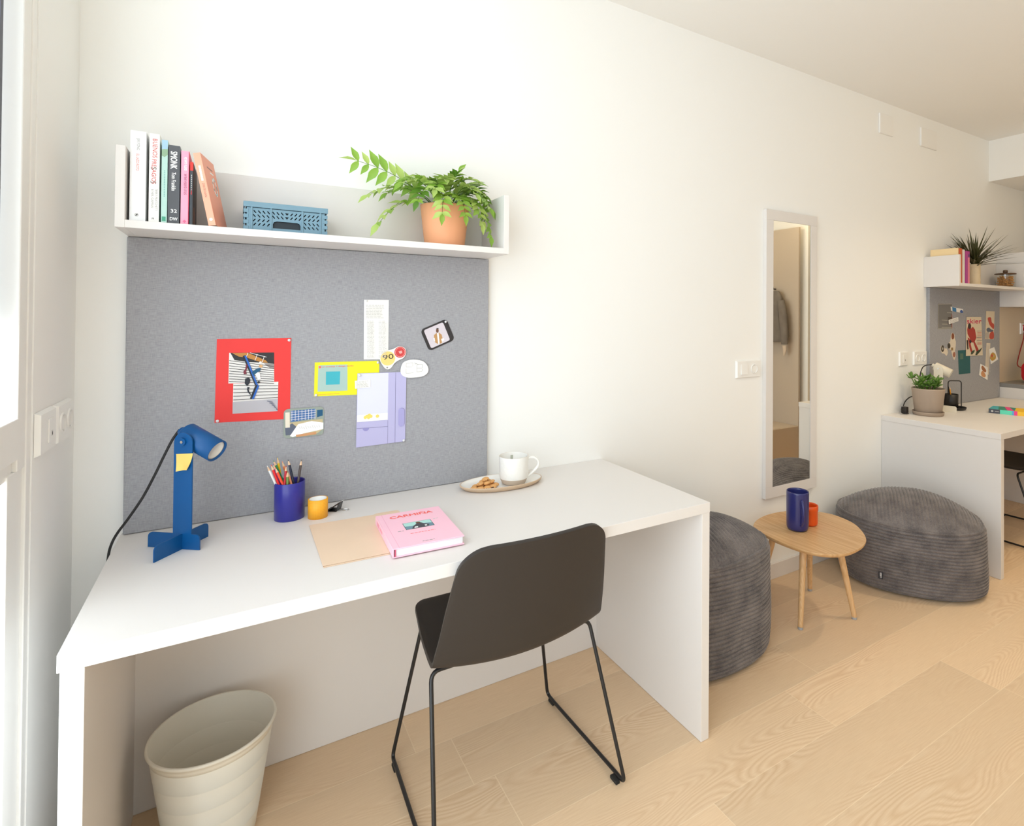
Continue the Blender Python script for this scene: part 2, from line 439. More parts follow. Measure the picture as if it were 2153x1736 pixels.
for k in range(5):
    z = 1.134-.0105*k; L.append((strip_((.2505, z), (.3635, z-.008+.0018*k), .0014), INKD))
for a, q in (((.29, 1.227), (.332, 1.213)), ((.285, 1.227), (.281, 1.214)), ((.309, 1.222), (.303, 1.204)), ((.327, 1.216), (.321, 1.198))): L.append((strip_(a, q, .0013), WHITEP))
L += [(strip_((.2755, 1.219), (.307, 1.133), .0075), PNAVY), (strip_((.2785, 1.219), (.3105, 1.128), .0045), PBLUE),
      (strip_((.309, 1.132), (.295, 1.092), .0075), PNAVY), (strip_((.3125, 1.130), (.299, 1.091), .0048), PBLUE)]
L += [([(.281, 1.194), (.285, 1.192), (.281, 1.172), (.283, 1.166), (.276, 1.165), (.274, 1.172), (.279, 1.180)], DKRED),
      ([(.279, 1.152), (.288, 1.155), (.292, 1.148), (.290, 1.138), (.284, 1.130), (.278, 1.138)], PNAVY),
      ([(.285, 1.128), (.291, 1.126), (.288, 1.120), (.289, 1.114), (.294, 1.105), (.292, 1.104), (.286, 1.112), (.284, 1.120)], PNAVY)]
L += [([(.296, 1.170), (.302, 1.176), (.310, 1.181), (.318, 1.182), (.317, 1.174), (.308, 1.166), (.300, 1.160)], TEALC),
      ([(.303, 1.163), (.311, 1.170), (.316, 1.165), (.318, 1.150), (.312, 1.146), (.308, 1.156)], WHITEP), (circ(.318, 1.187, .0046), PSKIN), (circ(.317, 1.198, .003), WHITEP),
      ([(.308, 1.139), (.313, 1.144), (.317, 1.141), (.314, 1.136)], INKD)]
for k in range(5): L.append((strip_((.335+.006*k, 1.083-.006*k), (.350+.003*k, 1.078-.006*k), .0022), P('print_shadow_blue', (104, 110, 130), .6)))
poster = sheet('poster', 'red poster with two skater photos, left of the yellow card', 'poster', [(.209, 1.268), (.397, 1.269), (.396, 1.024), (.206, 1.030)], RED, L)
def pin(parent, x, z, m=CHROME, r=.0042):
    px, py, pz = parent.location
    MB().lathe([(0, .006), (r*.7, .0058), (r, .004), (r*.85, .0025), (r*.4, .002), (r*.4, 0)], m, 14, frame((x-px, -.0016, z-pz), (1, 0, 0), (0, 0, 1))).build('push_pin', parent)
CLEARP = P('clear_pin', (222, 222, 226), .15)
pin(poster, .391, 1.262, CLEARP); pin(poster, .213, 1.035, CLEARP)
# long text strip
L = words_rows(.609, .668, 1.328, 1.374, 9, INKL, .0016, seed=3)
L += words_rows(.612, .635, 1.200, 1.322, 30, INKL, .0014, seed=4)+words_rows(.646, .670, 1.200, 1.322, 30, INKL, .0014, seed=5)
o = sheet('printed_strip', 'tall white paper strip of small print above the yellow card', 'paper', [(.604, 1.389), (.681, 1.390), (.681, 1.194), (.605, 1.196)], PAPER, L)
pin(o, .611, 1.385, CLEARP, .003)
# yellow card
L = [([(.472, 1.182), (.556, 1.182), (.557, 1.099), (.471, 1.101)], P('print_sage', (168, 196, 190), .6)), ([(.494, 1.162), (.535, 1.161), (.534, 1.120), (.494, 1.121)], P('print_turquoise', (60, 176, 192), .6)),
     (quad(.4735, .4800, 1.1735, 1.1800), P('print_coral', (244, 110, 96), .6)), (txt('an evening + design studio', .483, 1.1755, .0042, .01, .091), P('print_coral', (244, 110, 96))),
     (txt('Experience residence Granito', .473, 1.0905, .0026, 0, .06), P('print_coral', (244, 110, 96)))]
o = sheet('postcard', 'bright yellow card with a turquoise square printed on it', 'card', [(.462, 1.192), (.653, 1.190), (.653, 1.082), (.461, 1.087)], P('yellow_print', (236, 232, 30), .55), L)
pin(o, .648, 1.185, CLEARP); pin(o, .466, 1.091, CLEARP)
# lavender sheet
LAV = P('print_lavender', (186, 183, 222), .6); LAVD = P('print_violet_line', (110, 106, 150), .6); LAVP = P('print_pale_lavender', (222, 224, 242), .6); LEM = P('print_lemon', (238, 218, 110), .6)
L = [([(.587, 1.151), (.6818, 1.149), (.681, .995), (.586, .996)], LAVP), ([(.586, 1.018), (.681, 1.018), (.681, .995), (.586, .996)], PAPER),
     (strip_((.705, 1.149), (.705, .916), .0010), LAVD), (strip_((.6815, .993), (.681, .916), .0008), LAVD), (strip_((.585, .9755), (.681, .973), .0009), LAVD)]
for cx, cz in ((.616, 1.012), (.623, 1.015), (.628, 1.011), (.621, 1.008), (.611, 1.009), (.648, 1.010)): L.append((circ(cx, cz, .0052, 14), LEM))
L += [([(.603, .9755)]+[(.613-.010*math.cos(PI*k/12), .975-.010*math.sin(PI*k/12)) for k in range(13)], P('print_lavender_deep', (150, 146, 200), .6))]
slot = [(.7255+.0095*math.cos(a*PI/10), 1.022+.009*math.sin(a*PI/10)) for a in range(11)]+[(.7255+.0095*math.cos(PI+a*PI/10), .978+.009*math.sin(PI+a*PI/10)) for a in range(11)]
L += [(slot, LAVD), ([(x-.0010, z-.0006) for x, z in slot], P('print_lavender_mid', (168, 164, 214), .6))]
o = sheet('poster', 'lavender poster with a handle slot and yellow lemons on it', 'poster', [(.586, 1.152), (.740, 1.150), (.738, .918), (.584, .915)], LAV, L, lift=.0022)
pin(o, .592, 1.146, CLEARP); pin(o, .732, .922, CLEARP)
L = words_rows(.582, .622, 1.107, 1.128, 6, INKL, .0012, seed=9)
sheet('caption_slip', 'tiny white caption slip on the left edge of the lavender poster', 'paper', [(.578, 1.129), (.626, 1.131), (.626, 1.105), (.579, 1.104)], PAPER, L, lift=.0040)
# goal photograph
def rrect(x0, x1, z0, z1, r): return [((x0+x1)/2+x, (z0+z1)/2+y) for x, y in rounded(x1-x0, z1-z0, r, 5)]
L = [([(.398, 1.048), (.466, 1.049), (.466, 1.020), (.398, 1.014)], P('print_sky_blue', (70, 112, 170), .6)), ([(.470, 1.045), (.486, 1.045), (.486, 1.026), (.470, 1.022)], TEALC),
     ([(.392, 1.012), (.486, 1.016), (.486, .984), (.470, .972), (.400, .970), (.388, .990)], P('print_straw', (196, 180, 140), .6)), ([(.383, 1.000), (.402, 1.010), (.414, .998), (.398, .975), (.385, .975)], P('print_slate', (92, 100, 118), .6)),
     ([(.383, 1.044), (.395, 1.044), (.396, .998), (.384, .998)], P('print_ivory', (232, 224, 206), .6)),
     ([(.418, 1.006), (.455, 1.012), (.488, 1.004), (.488, .984), (.432, .976), (.404, .968), (.396, .972)], WHITEP), ([(.412, .974), (.468, .978), (.468, .970), (.414, .967)], P('print_tan', (206, 150, 104), .6))]
for k in range(8): L.append((strip_((.401+.009*k, 1.0485), (.401+.009*k, 1.017), .0010), WHITEP))
for k in range(4): L.append((strip_((.398, 1.0435-.0075*k), (.466, 1.0445-.0070*k), .0010), WHITEP))
for k in range(10): L.append((strip_((.420+.006*k, 1.000-.0015*(k % 3)), (.424+.006*k, .992-.001*(k % 4)), .0008), INKL))
sheet('photo_card', 'rounded photo card overlapping the lower corner of the red poster', 'photo', rrect(.379, .489, .966, 1.054, .012), P('print_grey_green', (150, 160, 150), .6), L, lift=.0016)
# number sticker
blob = smooth_blob([(.654, 1.194), (.660, 1.214), (.678, 1.223), (.696, 1.228), (.714, 1.236), (.732, 1.231), (.738, 1.214), (.729, 1.197), (.712, 1.189), (.700, 1.180), (.690, 1.166), (.678, 1.161), (.666, 1.170)], 4)
PRD = P('print_rose_red', (206, 66, 66), .6)
L = [(circ(.679, 1.197, .0235, 28), P('print_pale_yellow', (244, 216, 130), .6)), (circ(.718, 1.2165, .0185, 28), PRD), (circ(.718, 1.2165, .0158, 28), P('print_pink', (244, 170, 166), .6)), (circ(.718, 1.2165, .0145, 28), PRD),
     (txt('90', .6625, 1.1925, .0165, 0, .034, .12), INKD), ([(.712, 1.219), (.723, 1.222), (.725, 1.214), (.718, 1.211)], P('print_pink', (244, 170, 166))), (circ(.677, 1.167, .0026, 12), INK)]
sheet('sticker', 'white pebble sticker with a yellow 90 disc and a red disc', 'sticker', blob, PAPER, L, lift=.0042)
# floor-plan sticker
blob = smooth_blob([(.720, 1.158), (.727, 1.180), (.745, 1.189), (.768, 1.190), (.795, 1.183), (.811, 1.164), (.811, 1.145), (.795, 1.133), (.770, 1.130), (.742, 1.131), (.724, 1.141)], 4)
L = []
for a, q in (((.738, 1.178), (.760, 1.180)), ((.760, 1.180), (.760, 1.167)), ((.738, 1.178), (.738, 1.166)), ((.738, 1.166), (.758, 1.166)), ((.738, 1.160), (.738, 1.145)), ((.738, 1.145), (.762, 1.146)), ((.774, 1.174), (.791, 1.174)), ((.791, 1.174), (.791, 1.161)), ((.773, 1.161), (.791, 1.161)), ((.773, 1.172), (.773, 1.148)), ((.773, 1.148), (.791, 1.150)), ((.791, 1.158), (.791, 1.150)), ((.764, 1.180), (.778, 1.172)), ((.766, 1.175), (.774, 1.177))): L.append((strip_(a, q, .0007), INK))
sheet('sticker', 'white pebble sticker with a floor plan drawn on it', 'sticker', blob, PAPER, L, lift=.0052)
# black photo
ctr = Vector((.8455, 1.2725)); ang = math.radians(23)
def rot2(pts): return [(ctr.x+x*math.cos(ang)-y*math.sin(ang), ctr.y+x*math.sin(ang)+y*math.cos(ang)) for x, y in pts]
L = [(rot2([(x-.003, y) for x, y in rounded(.072, .068, .006, 4)]), P('print_lilac_grey', (214, 206, 214), .6))]
def fig(pts): return [(x, z) for x, z in pts]
VEST = P('print_camel', (190, 146, 96), .6); BRN = P('print_brown', (110, 74, 54), .6)
L += [(fig([(.832, 1.272), (.840, 1.279), (.850, 1.280), (.859, 1.273), (.864, 1.252), (.858, 1.243), (.846, 1.241), (.837, 1.246), (.832, 1.258)]), VEST), (fig([(.842, 1.279), (.848, 1.279), (.852, 1.243), (.847, 1.241)]), WHITEP), (circ(.8435, 1.287, .0048, 16, .007), BRN), (fig([(.839, 1.292), (.8485, 1.293), (.847, 1.296), (.841, 1.296)]), INKD), (fig([(.857, 1.258), (.866, 1.262), (.868, 1.254), (.860, 1.248)]), WHITEP), (fig([(.830, 1.262), (.834, 1.263), (.836, 1.250), (.832, 1.252)]), WHITEP)]
o = sheet('photo_card', 'tilted black-edged photo of a standing person in a tan vest', 'photo', rot2(rounded(.098, .080, .014, 6)), P('black_print', (46, 42, 44), .5), L, lift=.001)
pin(o, .871, 1.318, CLEARP)

# --- far board papers
GRIDL = P('print_pale_line', (176, 172, 160), .7); DUN = P('print_board_grey', (126, 124, 122), .8)
L = [(strip_(a, q, .004), GRIDL) for a, q in (((4.214, 1.436), (4.397, 1.440)), ((4.216, 1.438), (4.213, 1.272)), ((4.213, 1.272), (4.397, 1.271)), ((4.330, 1.380), (4.395, 1.379)), ((4.260, 1.330), (4.340, 1.328)), ((4.265, 1.303), (4.340, 1.302)), ((4.258, 1.281), (4.395, 1.279)))]
L += [(strip_((4.397, 1.37), (4.397, 1.275), .006), P('print_rust', (190, 92, 60), .6)), (quad(4.343, 4.396, 1.300, 1.351), P('print_umber', (84, 74, 68), .7))]
sheet('poster', 'faint grey grid poster at the upper left of the far board', 'poster', [(4.212, 1.440), (4.399, 1.442), (4.399, 1.269), (4.210, 1.270)], DUN, L)
L = [([(4.398, 1.419), (4.452, 1.414), (4.456, 1.386), (4.402, 1.392)], P('print_azure', (58, 130, 186), .6)), (smooth_blob([(4.505, 1.390), (4.522, 1.403), (4.546, 1.392), (4.545, 1.380), (4.512, 1.382)], 4), P('print_cobalt', (60, 96, 170), .6))]
sheet('printed_strip', 'small blue and white paper strip at the grid poster corner', 'paper', [(4.377, 1.422), (4.550, 1.407), (4.547, 1.378), (4.382, 1.394)], PAPER, L, lift=.0018)
M4 = []
for k in range(4):
    a = Vector((4.360, 1.325-.0058*k)); M4.append((strip_(a, a+Vector((.112, .0185)), .0015), INK))
sheet('caption_slip', 'small tilted white slip of print over the dark square', 'paper', [(4.348, 1.331), (4.479, 1.351), (4.483, 1.323), (4.352, 1.301)], PAPER, M4, lift=.0024)
CRM = P('sticker_cream', (222, 210, 192), .6)
L = [(circ(4.273, 1.138, .020, 18, .023), P('print_olive_dark', (62, 56, 46), .6)), (circ(4.273, 1.138, .009, 14), GRIDL)]
sheet('sticker', 'smaller cream blob sticker with one dark disc, far board', 'sticker', smooth_blob([(4.250, 1.130), (4.252, 1.150), (4.272, 1.161), (4.292, 1.150), (4.305, 1.138), (4.330, 1.136), (4.344, 1.110), (4.326, 1.088), (4.308, 1.096), (4.290, 1.104), (4.264, 1.108)], 4), CRM, L)
L = [(circ(4.410, 1.219, .019, 18, .022), P('print_chestnut', (134, 74, 46), .6)), (circ(4.358, 1.154, .020, 18, .019), P('print_olive_dark', (62, 56, 46))), (quad(4.386, 4.414, 1.122, 1.142), P('print_mustard', (146, 118, 66), .6)), (circ(4.428, 1.093, .019, 18, .018), P('print_copper', (160, 104, 84), .6))]
sheet('sticker', 'long cream blob sticker with several brown discs, far board', 'sticker', smooth_blob([(4.388, 1.228), (4.408, 1.243), (4.432, 1.230), (4.436, 1.205), (4.452, 1.180), (4.448, 1.140), (4.440, 1.118), (4.452, 1.094), (4.446, 1.072), (4.430, 1.056), (4.412, 1.074), (4.398, 1.100), (4.386, 1.124), (4.350, 1.136), (4.338, 1.156), (4.360, 1.176), (4.376, 1.186)], 4), CRM, L)
SKR = P('print_ski_red', (170, 52, 46), .6); SKM = P('print_magenta', (206, 30, 90), .6); SKG = P('print_forest', (44, 62, 46), .6); SKB = P('print_brown_black', (54, 36, 32), .6)
L = [(txt('skier', 4.599, 1.307, .034, .02, .214), SKM),
     ([(4.616, 1.286), (4.640, 1.306), (4.664, 1.296), (4.662, 1.270), (4.690, 1.284), (4.722, 1.262), (4.742, 1.205), (4.716, 1.176), (4.690, 1.170), (4.660, 1.176), (4.640, 1.205), (4.612, 1.232), (4.606, 1.262)], SKR), (circ(4.640, 1.288, .022, 16, .021), SKB),
     ([(4.690, 1.180), (4.716, 1.178), (4.775, 1.120), (4.762, 1.100), (4.742, 1.108)], SKR), ([(4.612, 1.210), (4.640, 1.200), (4.672, 1.128), (4.690, 1.098), (4.668, 1.092), (4.640, 1.130)], SKR),
     (strip_((4.665, 1.172), (4.640, 1.186), .020), INKD), ([(4.655, 1.088), (4.672, 1.110), (4.716, 1.118), (4.712, 1.104), (4.680, 1.086)], SKG), ([(4.725, 1.082), (4.745, 1.108), (4.790, 1.118), (4.832, 1.134), (4.800, 1.104), (4.750, 1.080)], SKG), (strip_((4.606, 1.19), (4.616, 1.125), .018), SKB)]
for z in (1.252, 1.206, 1.182): L.append((strip_((4.745, z), (4.822, z), .0022), INKD))
for z in (1.242, 1.236, 1.225, 1.217, 1.196, 1.170, 1.163, 1.155): L.append((strip_((4.752, z), (4.818, z), .0026), P('print_salmon', (214, 130, 116), .6)))
sheet('magazine_cover', 'magazine cover lettered skier with a red skier on it', 'magazine', [(4.596, 1.353), (4.816, 1.354), (4.840, 1.075), (4.590, 1.078)], P('print_parchment', (222, 208, 184), .55), L, lift=.0026)
sheet('card', 'dark teal card partly under the skier cover', 'card', [(4.482, 1.120), (4.653, 1.120), (4.660, .954), (4.496, .954)], P('teal_card', (34, 92, 96), .65), [(quad(4.512, 4.556, 1.058, 1.098), P('print_fern_grey', (84, 116, 100), .6))])
L = [(smooth_blob([(4.92, 1.345), (4.97, 1.350), (4.985, 1.315), (5.02, 1.300), (5.015, 1.265), (4.975, 1.280), (4.945, 1.300)], 4), P('print_brick', (190, 76, 60), .6)), (smooth_blob([(4.90, 1.265), (4.94, 1.275), (4.975, 1.262), (5.012, 1.255), (4.99, 1.240), (4.95, 1.245), (4.92, 1.235)], 4), P('print_slate', (92, 100, 118))), (smooth_blob([(4.955, 1.235), (5.01, 1.245), (5.015, 1.195), (4.95, 1.195)], 4), P('print_brick', (190, 76, 60))), (smooth_blob([(4.89, 1.235), (4.93, 1.245), (4.94, 1.200), (4.895, 1.196)], 4), P('print_stone', (186, 178, 168), .6))]
sheet('poster', 'narrow patterned poster with red shapes right of the skier cover', 'poster', [(4.896, 1.397), (5.032, 1.396), (5.016, 1.188), (4.882, 1.192)], P('print_parchment', (222, 208, 184)), L, lift=.001)
L = words_rows(4.905, 4.945, .95, 1.15, 22, INKL, .0022, seed=21)
sheet('printed_strip', 'narrow upright cream strip of print near the board edge', 'paper', [(4.901, 1.164), (4.963, 1.161), (4.936, .929), (4.877, .939)], CRM, L, lift=.001)
L = [(smooth_blob([(4.955, 1.050), (4.965, 1.078), (5.000, 1.092), (5.040, 1.075), (5.045, 1.045), (4.990, 1.030)], 4), P('print_curry', (196, 156, 74), .6)), (circ(4.985, 1.068, .011, 14), PRD), (circ(5.015, 1.063, .010, 14), P('print_straw', (196, 180, 140)))]
sheet('card', 'tilted white card with a yellow food picture, by the kitchen', 'card', [(4.941, 1.117), (5.022, 1.131), (5.088, 1.038), (4.966, 1.005)], PAPER, L, lift=.002)
L = [(smooth_blob([(4.820, .990), (4.840, 1.000), (4.892, .966), (4.880, .950), (4.835, .968)], 4), P('print_bread', (170, 112, 76), .6)), (smooth_blob([(4.815, .950), (4.845, .962), (4.885, .930), (4.872, .914), (4.826, .925)], 4), P('print_tan', (206, 150, 104)))]
sheet('card', 'lowest tilted white card with brown bread rolls on it', 'card', [(4.804, 1.016), (4.921, .983), (4.916, .891), (4.785, .935)], PAPER, L, lift=.002)

# ------------------------------------------------------------------ books on the shelves
SH = 1.5654          # top of the shelf boards
PAGES = P('book_pages', (236, 228, 212), .8)
def dn(x, z, y=0): return frame((x, y, z), (0, 0, -1), (1, 0, 0))      # spine text reading downwards
def upw(x, z, y=0): return frame((x, y, z), (0, 0, 1), (-1, 0, 0))     # spine text reading upwards
def lev(x, z, y=0): return frame((x, y, z), (1, 0, 0), (0, 0, 1))
def book(label, x0, x1, h, cov, depth=.15, yf=-.192, deco=None, loc=None, rot=None, cover2=None, group='books standing on the near shelf'):
    """upright book: spine faces the room (-y); local origin at its front lower corner"""
    w_ = x1-x0; t = thing('book', label, 'book', loc or (x0, yf, SH+.0004), 0, group)
    if rot: t.rotation_euler = rot
    c = MB(); ct = .0012
    c.box(0, ct, 0, depth, 0, h, cov); c.box(w_-ct, w_, 0, depth, 0, h, cover2 or cov)
    c.box(ct, w_-ct, 0, ct, 0, h, cov)
    if deco: deco(c, w_, h, -.00015)
    c.build('cover', t)
    MB().box(ct, w_-ct, ct, depth-.003, .002, h-.0025, PAGES).build('page_block', t)
    return t
def d1(c, w_, h, y):
    c.text('JIN YONG', .0058, INK, dn(w_*.42, h-.018, y), 0, .029); c.text('EL LAZO ROTO', .0058, P('print_coral', (244, 110, 96)), dn(w_*.38, h-.056, y), 0, .041)
    c.add([(x+w_*.45, y, z+.016) for x, z in circ(0, 0, .0042)], [list(range(24))], INKL); c.poly([(w_*.45-.003, y-.0001, .013), (w_*.45, y-.0001, .018), (w_*.45+.003, y-.0001, .019), (w_*.45+.001, y-.0001, .015)], INKD)
book('tall white book with orange-red spine letters, first in the row', .032, .063, .222, P('book_white', (236, 237, 238), .45), deco=d1)
def d2(c, w_, h, y):
    c.text('BUENOS', .0096, PRD, dn(w_*.32, h-.012, y), width=.047); c.text('PRESAGIOS', .0092, PRD, dn(w_*.26, h-.063, y), width=.061)
    c.text('S', .012, INK, dn(w_*.16, h-.0825, y)); c.text('S', .012, INK, dn(w_*.14, h-.117, y))
    c.text('TERRY PRATCHETT', .0046, INK, dn(w_*.62, h-.136, y), width=.055); c.text('& NEIL GAIMAN', .0046, INK, dn(w_*.25, h-.138, y), width=.046)
    c.text('M', .0042, INKD, lev(w_*.32, .008, y), .02)
book('white book with red and grey spine lettering, second in the row', .069, .0895, .221, P('book_ivory', (238, 236, 232), .45), deco=d2)
def d3(c, w_, h, y):
    c.poly([(0, y, h-.040), (w_, y, h-.036), (w_, y, h), (0, y, h)], P('print_pale_sky', (160, 196, 218), .5)); c.poly([(0, y-.0001, h-.040), (w_*.5, y-.0001, h-.043), (w_, y-.0001, h-.036), (w_, y-.0001, h-.022), (0, y-.0001, h-.024)], P('print_moss', (140, 172, 140), .5))
    for q in range(16): c.poly([(w_*.42, y, .067+q*.0042), (w_*.62, y, .067+q*.0042), (w_*.62, y, .0695+q*.0042), (w_*.42, y, .0695+q*.0042)], P('print_sea', (120, 176, 170), .5))
    c.poly([(w_*.15, y, .006), (w_*.8, y, .006), (w_*.8, y, .017), (w_*.15, y, .017)], P('print_jade', (70, 160, 130), .5))
book('thin pale mint book with a landscape at the spine top', .0935, .1055, .209, P('book_mint', (178, 214, 204), .45), deco=d3)
def d4(c, w_, h, y):
    c.text('SMONK', .0136, WHITEP, dn(w_*.20, h-.015, y), .022, .044); c.text('Tom Franklin', .0088, WHITEP, dn(w_*.30, h-.068, y), .014, .046)
    c.text('32', .0085, WHITEP, lev(w_*.22, .029, y), .018, .0125); c.text('DW', .0085, WHITEP, lev(w_*.16, .009, y), .018, .0155)
book('charcoal book with bold white spine letters', .107, .1305, .1985, P('book_charcoal', (78, 80, 86), .45), deco=d4)
def d5(c, w_, h, y):
    c.text('GRETA GARCÍA', .0055, WHITEP, upw(w_*.72, h-.050, y), .02, .035); c.text('SOLO QUERÍA BAILAR', .0055, P('print_plum', (150, 60, 96), .5), upw(w_*.70, h-.111, y), .006, .053)
    c.add([(x+w_*.5, y, z+.009) for x, z in circ(0, 0, .0042, 4)], [list(range(4))], P('print_rose_line', (226, 110, 150), .5))
book('pink book with white and plum spine letters', .133, .1495, .188, P('book_pink', (236, 164, 190), .45), deco=d5, cover2=P('book_red_pink', (232, 62, 92), .45))
def d6(c, w_, h, y):
    c.poly([(0, y, h-.022), (w_, y, h-.022), (w_, y, h), (0, y, h)], P('book_scarlet', (228, 52, 46), .5))
    for q in range(8): c.poly([(w_*.35, y, h-.036-q*.0052), (w_*.6, y, h-.036-q*.0052), (w_*.6, y, h-.0325-q*.0052), (w_*.35, y, h-.0325-q*.0052)], INKL)
    c.poly([(w_*.3, y, .080), (w_*.6, y, .078), (w_*.5, y, .096)], P('book_scarlet', (228, 52, 46)))
    for pts, m in (([(.03, .012), (.075, .010), (.070, .040), (.05, .055), (.03, .05)], P('print_amber', (150, 92, 48), .5)), ([(.01, .10), (.06, .095), (.05, .15), (.012, .16)], P('print_umber2', (92, 56, 40), .5))):
        c.poly([(w_+.00015, a, z) for a, z in pts], m)
book('thin dark book with a red spine top, against the leaning one', .1515, .1582, .162, P('book_slate', (58, 64, 72), .5), deco=d6, cover2=P('book_dark_brown', (44, 32, 28), .5))
def d7(c, w_, h, y):
    for q in range(9): c.poly([(w_*.36, y, h-.036-q*.0044), (w_*.66, y, h-.036-q*.0044), (w_*.66, y, h-.0325-q*.0044), (w_*.36, y, h-.0325-q*.0044)], WHITEP)
    c.text('PUNTO DE CRUZ', .0048, P('print_brown_line', (150, 90, 74), .5), upw(w_*.66, h-.114, y), .004, .036)
    c.add([(x+w_*.5, y, z+.016) for x, z in circ(0, 0, .0040, 6)], [list(range(6))], WHITEP)
    X = w_+.00015
    ringo = circ(.085, .115, .020, 22, .026); ringi = circ(.085, .115, .013, 22, .018)
    for k in range(22): c.poly([(X, *ringo[k]), (X, *ringo[(k+1) % 22]), (X, *ringi[(k+1) % 22]), (X, *ringi[k])], WHITEP if k % 3 else P('print_sea2', (120, 160, 160), .5))
    c.poly([(X, .040, .158), (X, .092, .158), (X, .092, .162), (X, .040, .162)], P('print_brown_line', (150, 90, 74))); c.poly([(X, .062, .148), (X, .095, .148), (X, .095, .152), (X, .062, .152)], WHITEP)
book('coral book leaning at the end of the row', 0, .0158, .187, P('book_coral', (246, 170, 142), .5), depth=.125, loc=(.1930, -.207, SH+.0006), rot=(0, math.radians(-11.2), math.radians(-11.3)), deco=d7, cover2=P('book_coral_front', (244, 162, 134), .5))
# far shelf
FG = 'books standing on the far shelf'
book('cream book showing above the far shelf end panel', 4.098, 4.108, .222, P('book_cream', (238, 212, 164), .5), depth=.165, yf=-.196, group=FG)
book('orange book next to the cream one, far shelf', 4.112, 4.138, .219, P('book_orange', (196, 92, 52), .5), depth=.15, yf=-.203, group=FG)
book('white book between the orange and the purple ones', 4.143, 4.172, .214, P('book_grey_white', (222, 216, 210), .5), depth=.15, yf=-.203, group=FG)
def d8(c, w_, h, y): c.add([(x+w_*.8, y, z+h-.028) for x, z in circ(0, 0, .010)], [list(range(24))], P('print_indigo', (84, 60, 110), .5)); c.poly([(w_*.55, y, 0), (w_, y, 0), (w_, y, h*.8), (w_*.55, y, h*.8)], P('print_rosy', (220, 130, 150), .5))
book('purple and pink book beside the ribbed cream vase', 4.177, 4.231, .207, P('book_purple', (170, 60, 140), .5), depth=.13, yf=-.205, deco=d8, group=FG)

# ------------------------------------------------------------------ blue folding crate
cr = thing('storage_crate', 'slate blue folding crate with slotted sides, on the near shelf', 'crate', (.268, -.172, SH+.0005))
cw, ch, cd, ct = .208, .080, .145, .004
def slot(cx, cy, l, wd, a):
    o = []
    for k in range(6): q = -PI/2+PI*k/5; o.append((l/2+wd/2*math.cos(q), wd/2*math.sin(q)))
    for k in range(6): q = PI/2+PI*k/5; o.append((-l/2+wd/2*math.cos(q), wd/2*math.sin(q)))
    return [(cx+x*math.cos(a)-y*math.sin(a), cy+x*math.sin(a)+y*math.cos(a)) for x, y in o]
def crate_face(width, left0):
    H = []
    rows = [.0535, .0425, .0305, .0195]
    for i, z in enumerate(rows):
        for k in range(4):
            s_ = -1 if i < 2 else 1
            H.append(slot(.027+.0108*k+(-.0012 if i in (1, 2) else 0), z, .0068, .0028, s_*math.radians(52)))
            H.append(slot(width-.027-.0108*k+(.0012 if i in (1, 2) else 0), z, .0068, .0028, -s_*math.radians(52)))
    for i, z in enumerate((.0535, .0425)):
        for k in range(3):
            H.append(slot(width/2-.0325+.0105*k, z, .0068, .0028, -math.radians(52))); H.append(slot(width/2+.0325-.0105*k, z, .0068, .0028, math.radians(52)))
        H.append([(width/2-.005, z+.003), (width/2, z-.0038), (width/2+.005, z+.003)])
    hx = .034; H.append([(width/2-hx, .012), (width/2+hx, .012), (width/2+hx, .024), (width/2+hx-.003, .029), (width/2+hx-.009, .0315), (width/2-hx+.009, .0315), (width/2-hx+.003, .029), (width/2-hx, .024)])
    return plate([(left0, 0), (width-left0, 0), (width-left0, .064), (left0, .064)], H, .0022)
v, f = crate_face(cw, .008)
for yy, nm in ((.0035, 'side_panel'), (cd-.0035, 'side_panel')):
    m = MB(); m.add(v, f, CRATE, False, frame((0, yy, 0), (1, 0, 0), (0, 0, 1)))
    for x in (.0195, .0655, cw-.0655, cw-.0195): m.box(x-.0022, x+.0022, yy-.0032, yy+.0012, .002, .066, CRATE, .0005)
    for x in (.0, cw-.013):
        for z in (.004, .020, .036, .050): m.box(x+.0005, x+.0125, yy-.0020, yy+.0012, z, z+.010, CRATE, .0006)
    m.build(nm, cr)
for x in (.0035, cw-.0035):
    Hh = [slot(.028+.0125*k, z, .007, .003, (1 if i % 2 else -1)*math.radians(52)) for i, z in enumerate((.050, .036, .022)) for k in range(8)]
    v, f = plate([(.006, 0), (cd-.006, 0), (cd-.006, .064), (.006, .064)], Hh, .0022)
    m = MB(); m.add(v, f, CRATE, False, frame((x, 0, 0), (0, 1, 0), (0, 0, 1))); m.build('end_panel', cr)
m = MB()
for a in ((0, cw, 0, ct), (0, cw, cd-ct, cd), (0, ct, ct, cd-ct), (cw-ct, cw, ct, cd-ct)): m.box(a[0], a[1], a[2]-.001, a[3]+.001, .0655, ch, CRATE, .001)
m.build('rim', cr)
m = MB(); m.box(.003, cw-.003, .003, cd-.003, 0, .003, CRATE); m.build('base', cr)
m = MB(); m.box(.006, cw-.006, .006, cd-.006, .0655, .0695, CRATE); m.box(.008, cw-.008, .009, .012, .004, .0650, P('painted_slot_shade', (36, 46, 54), .6)); m.build('folded_wall_and_shade', cr)  # folded wall on top; added dark sheet paints the shade behind the slots
print('crate ok')

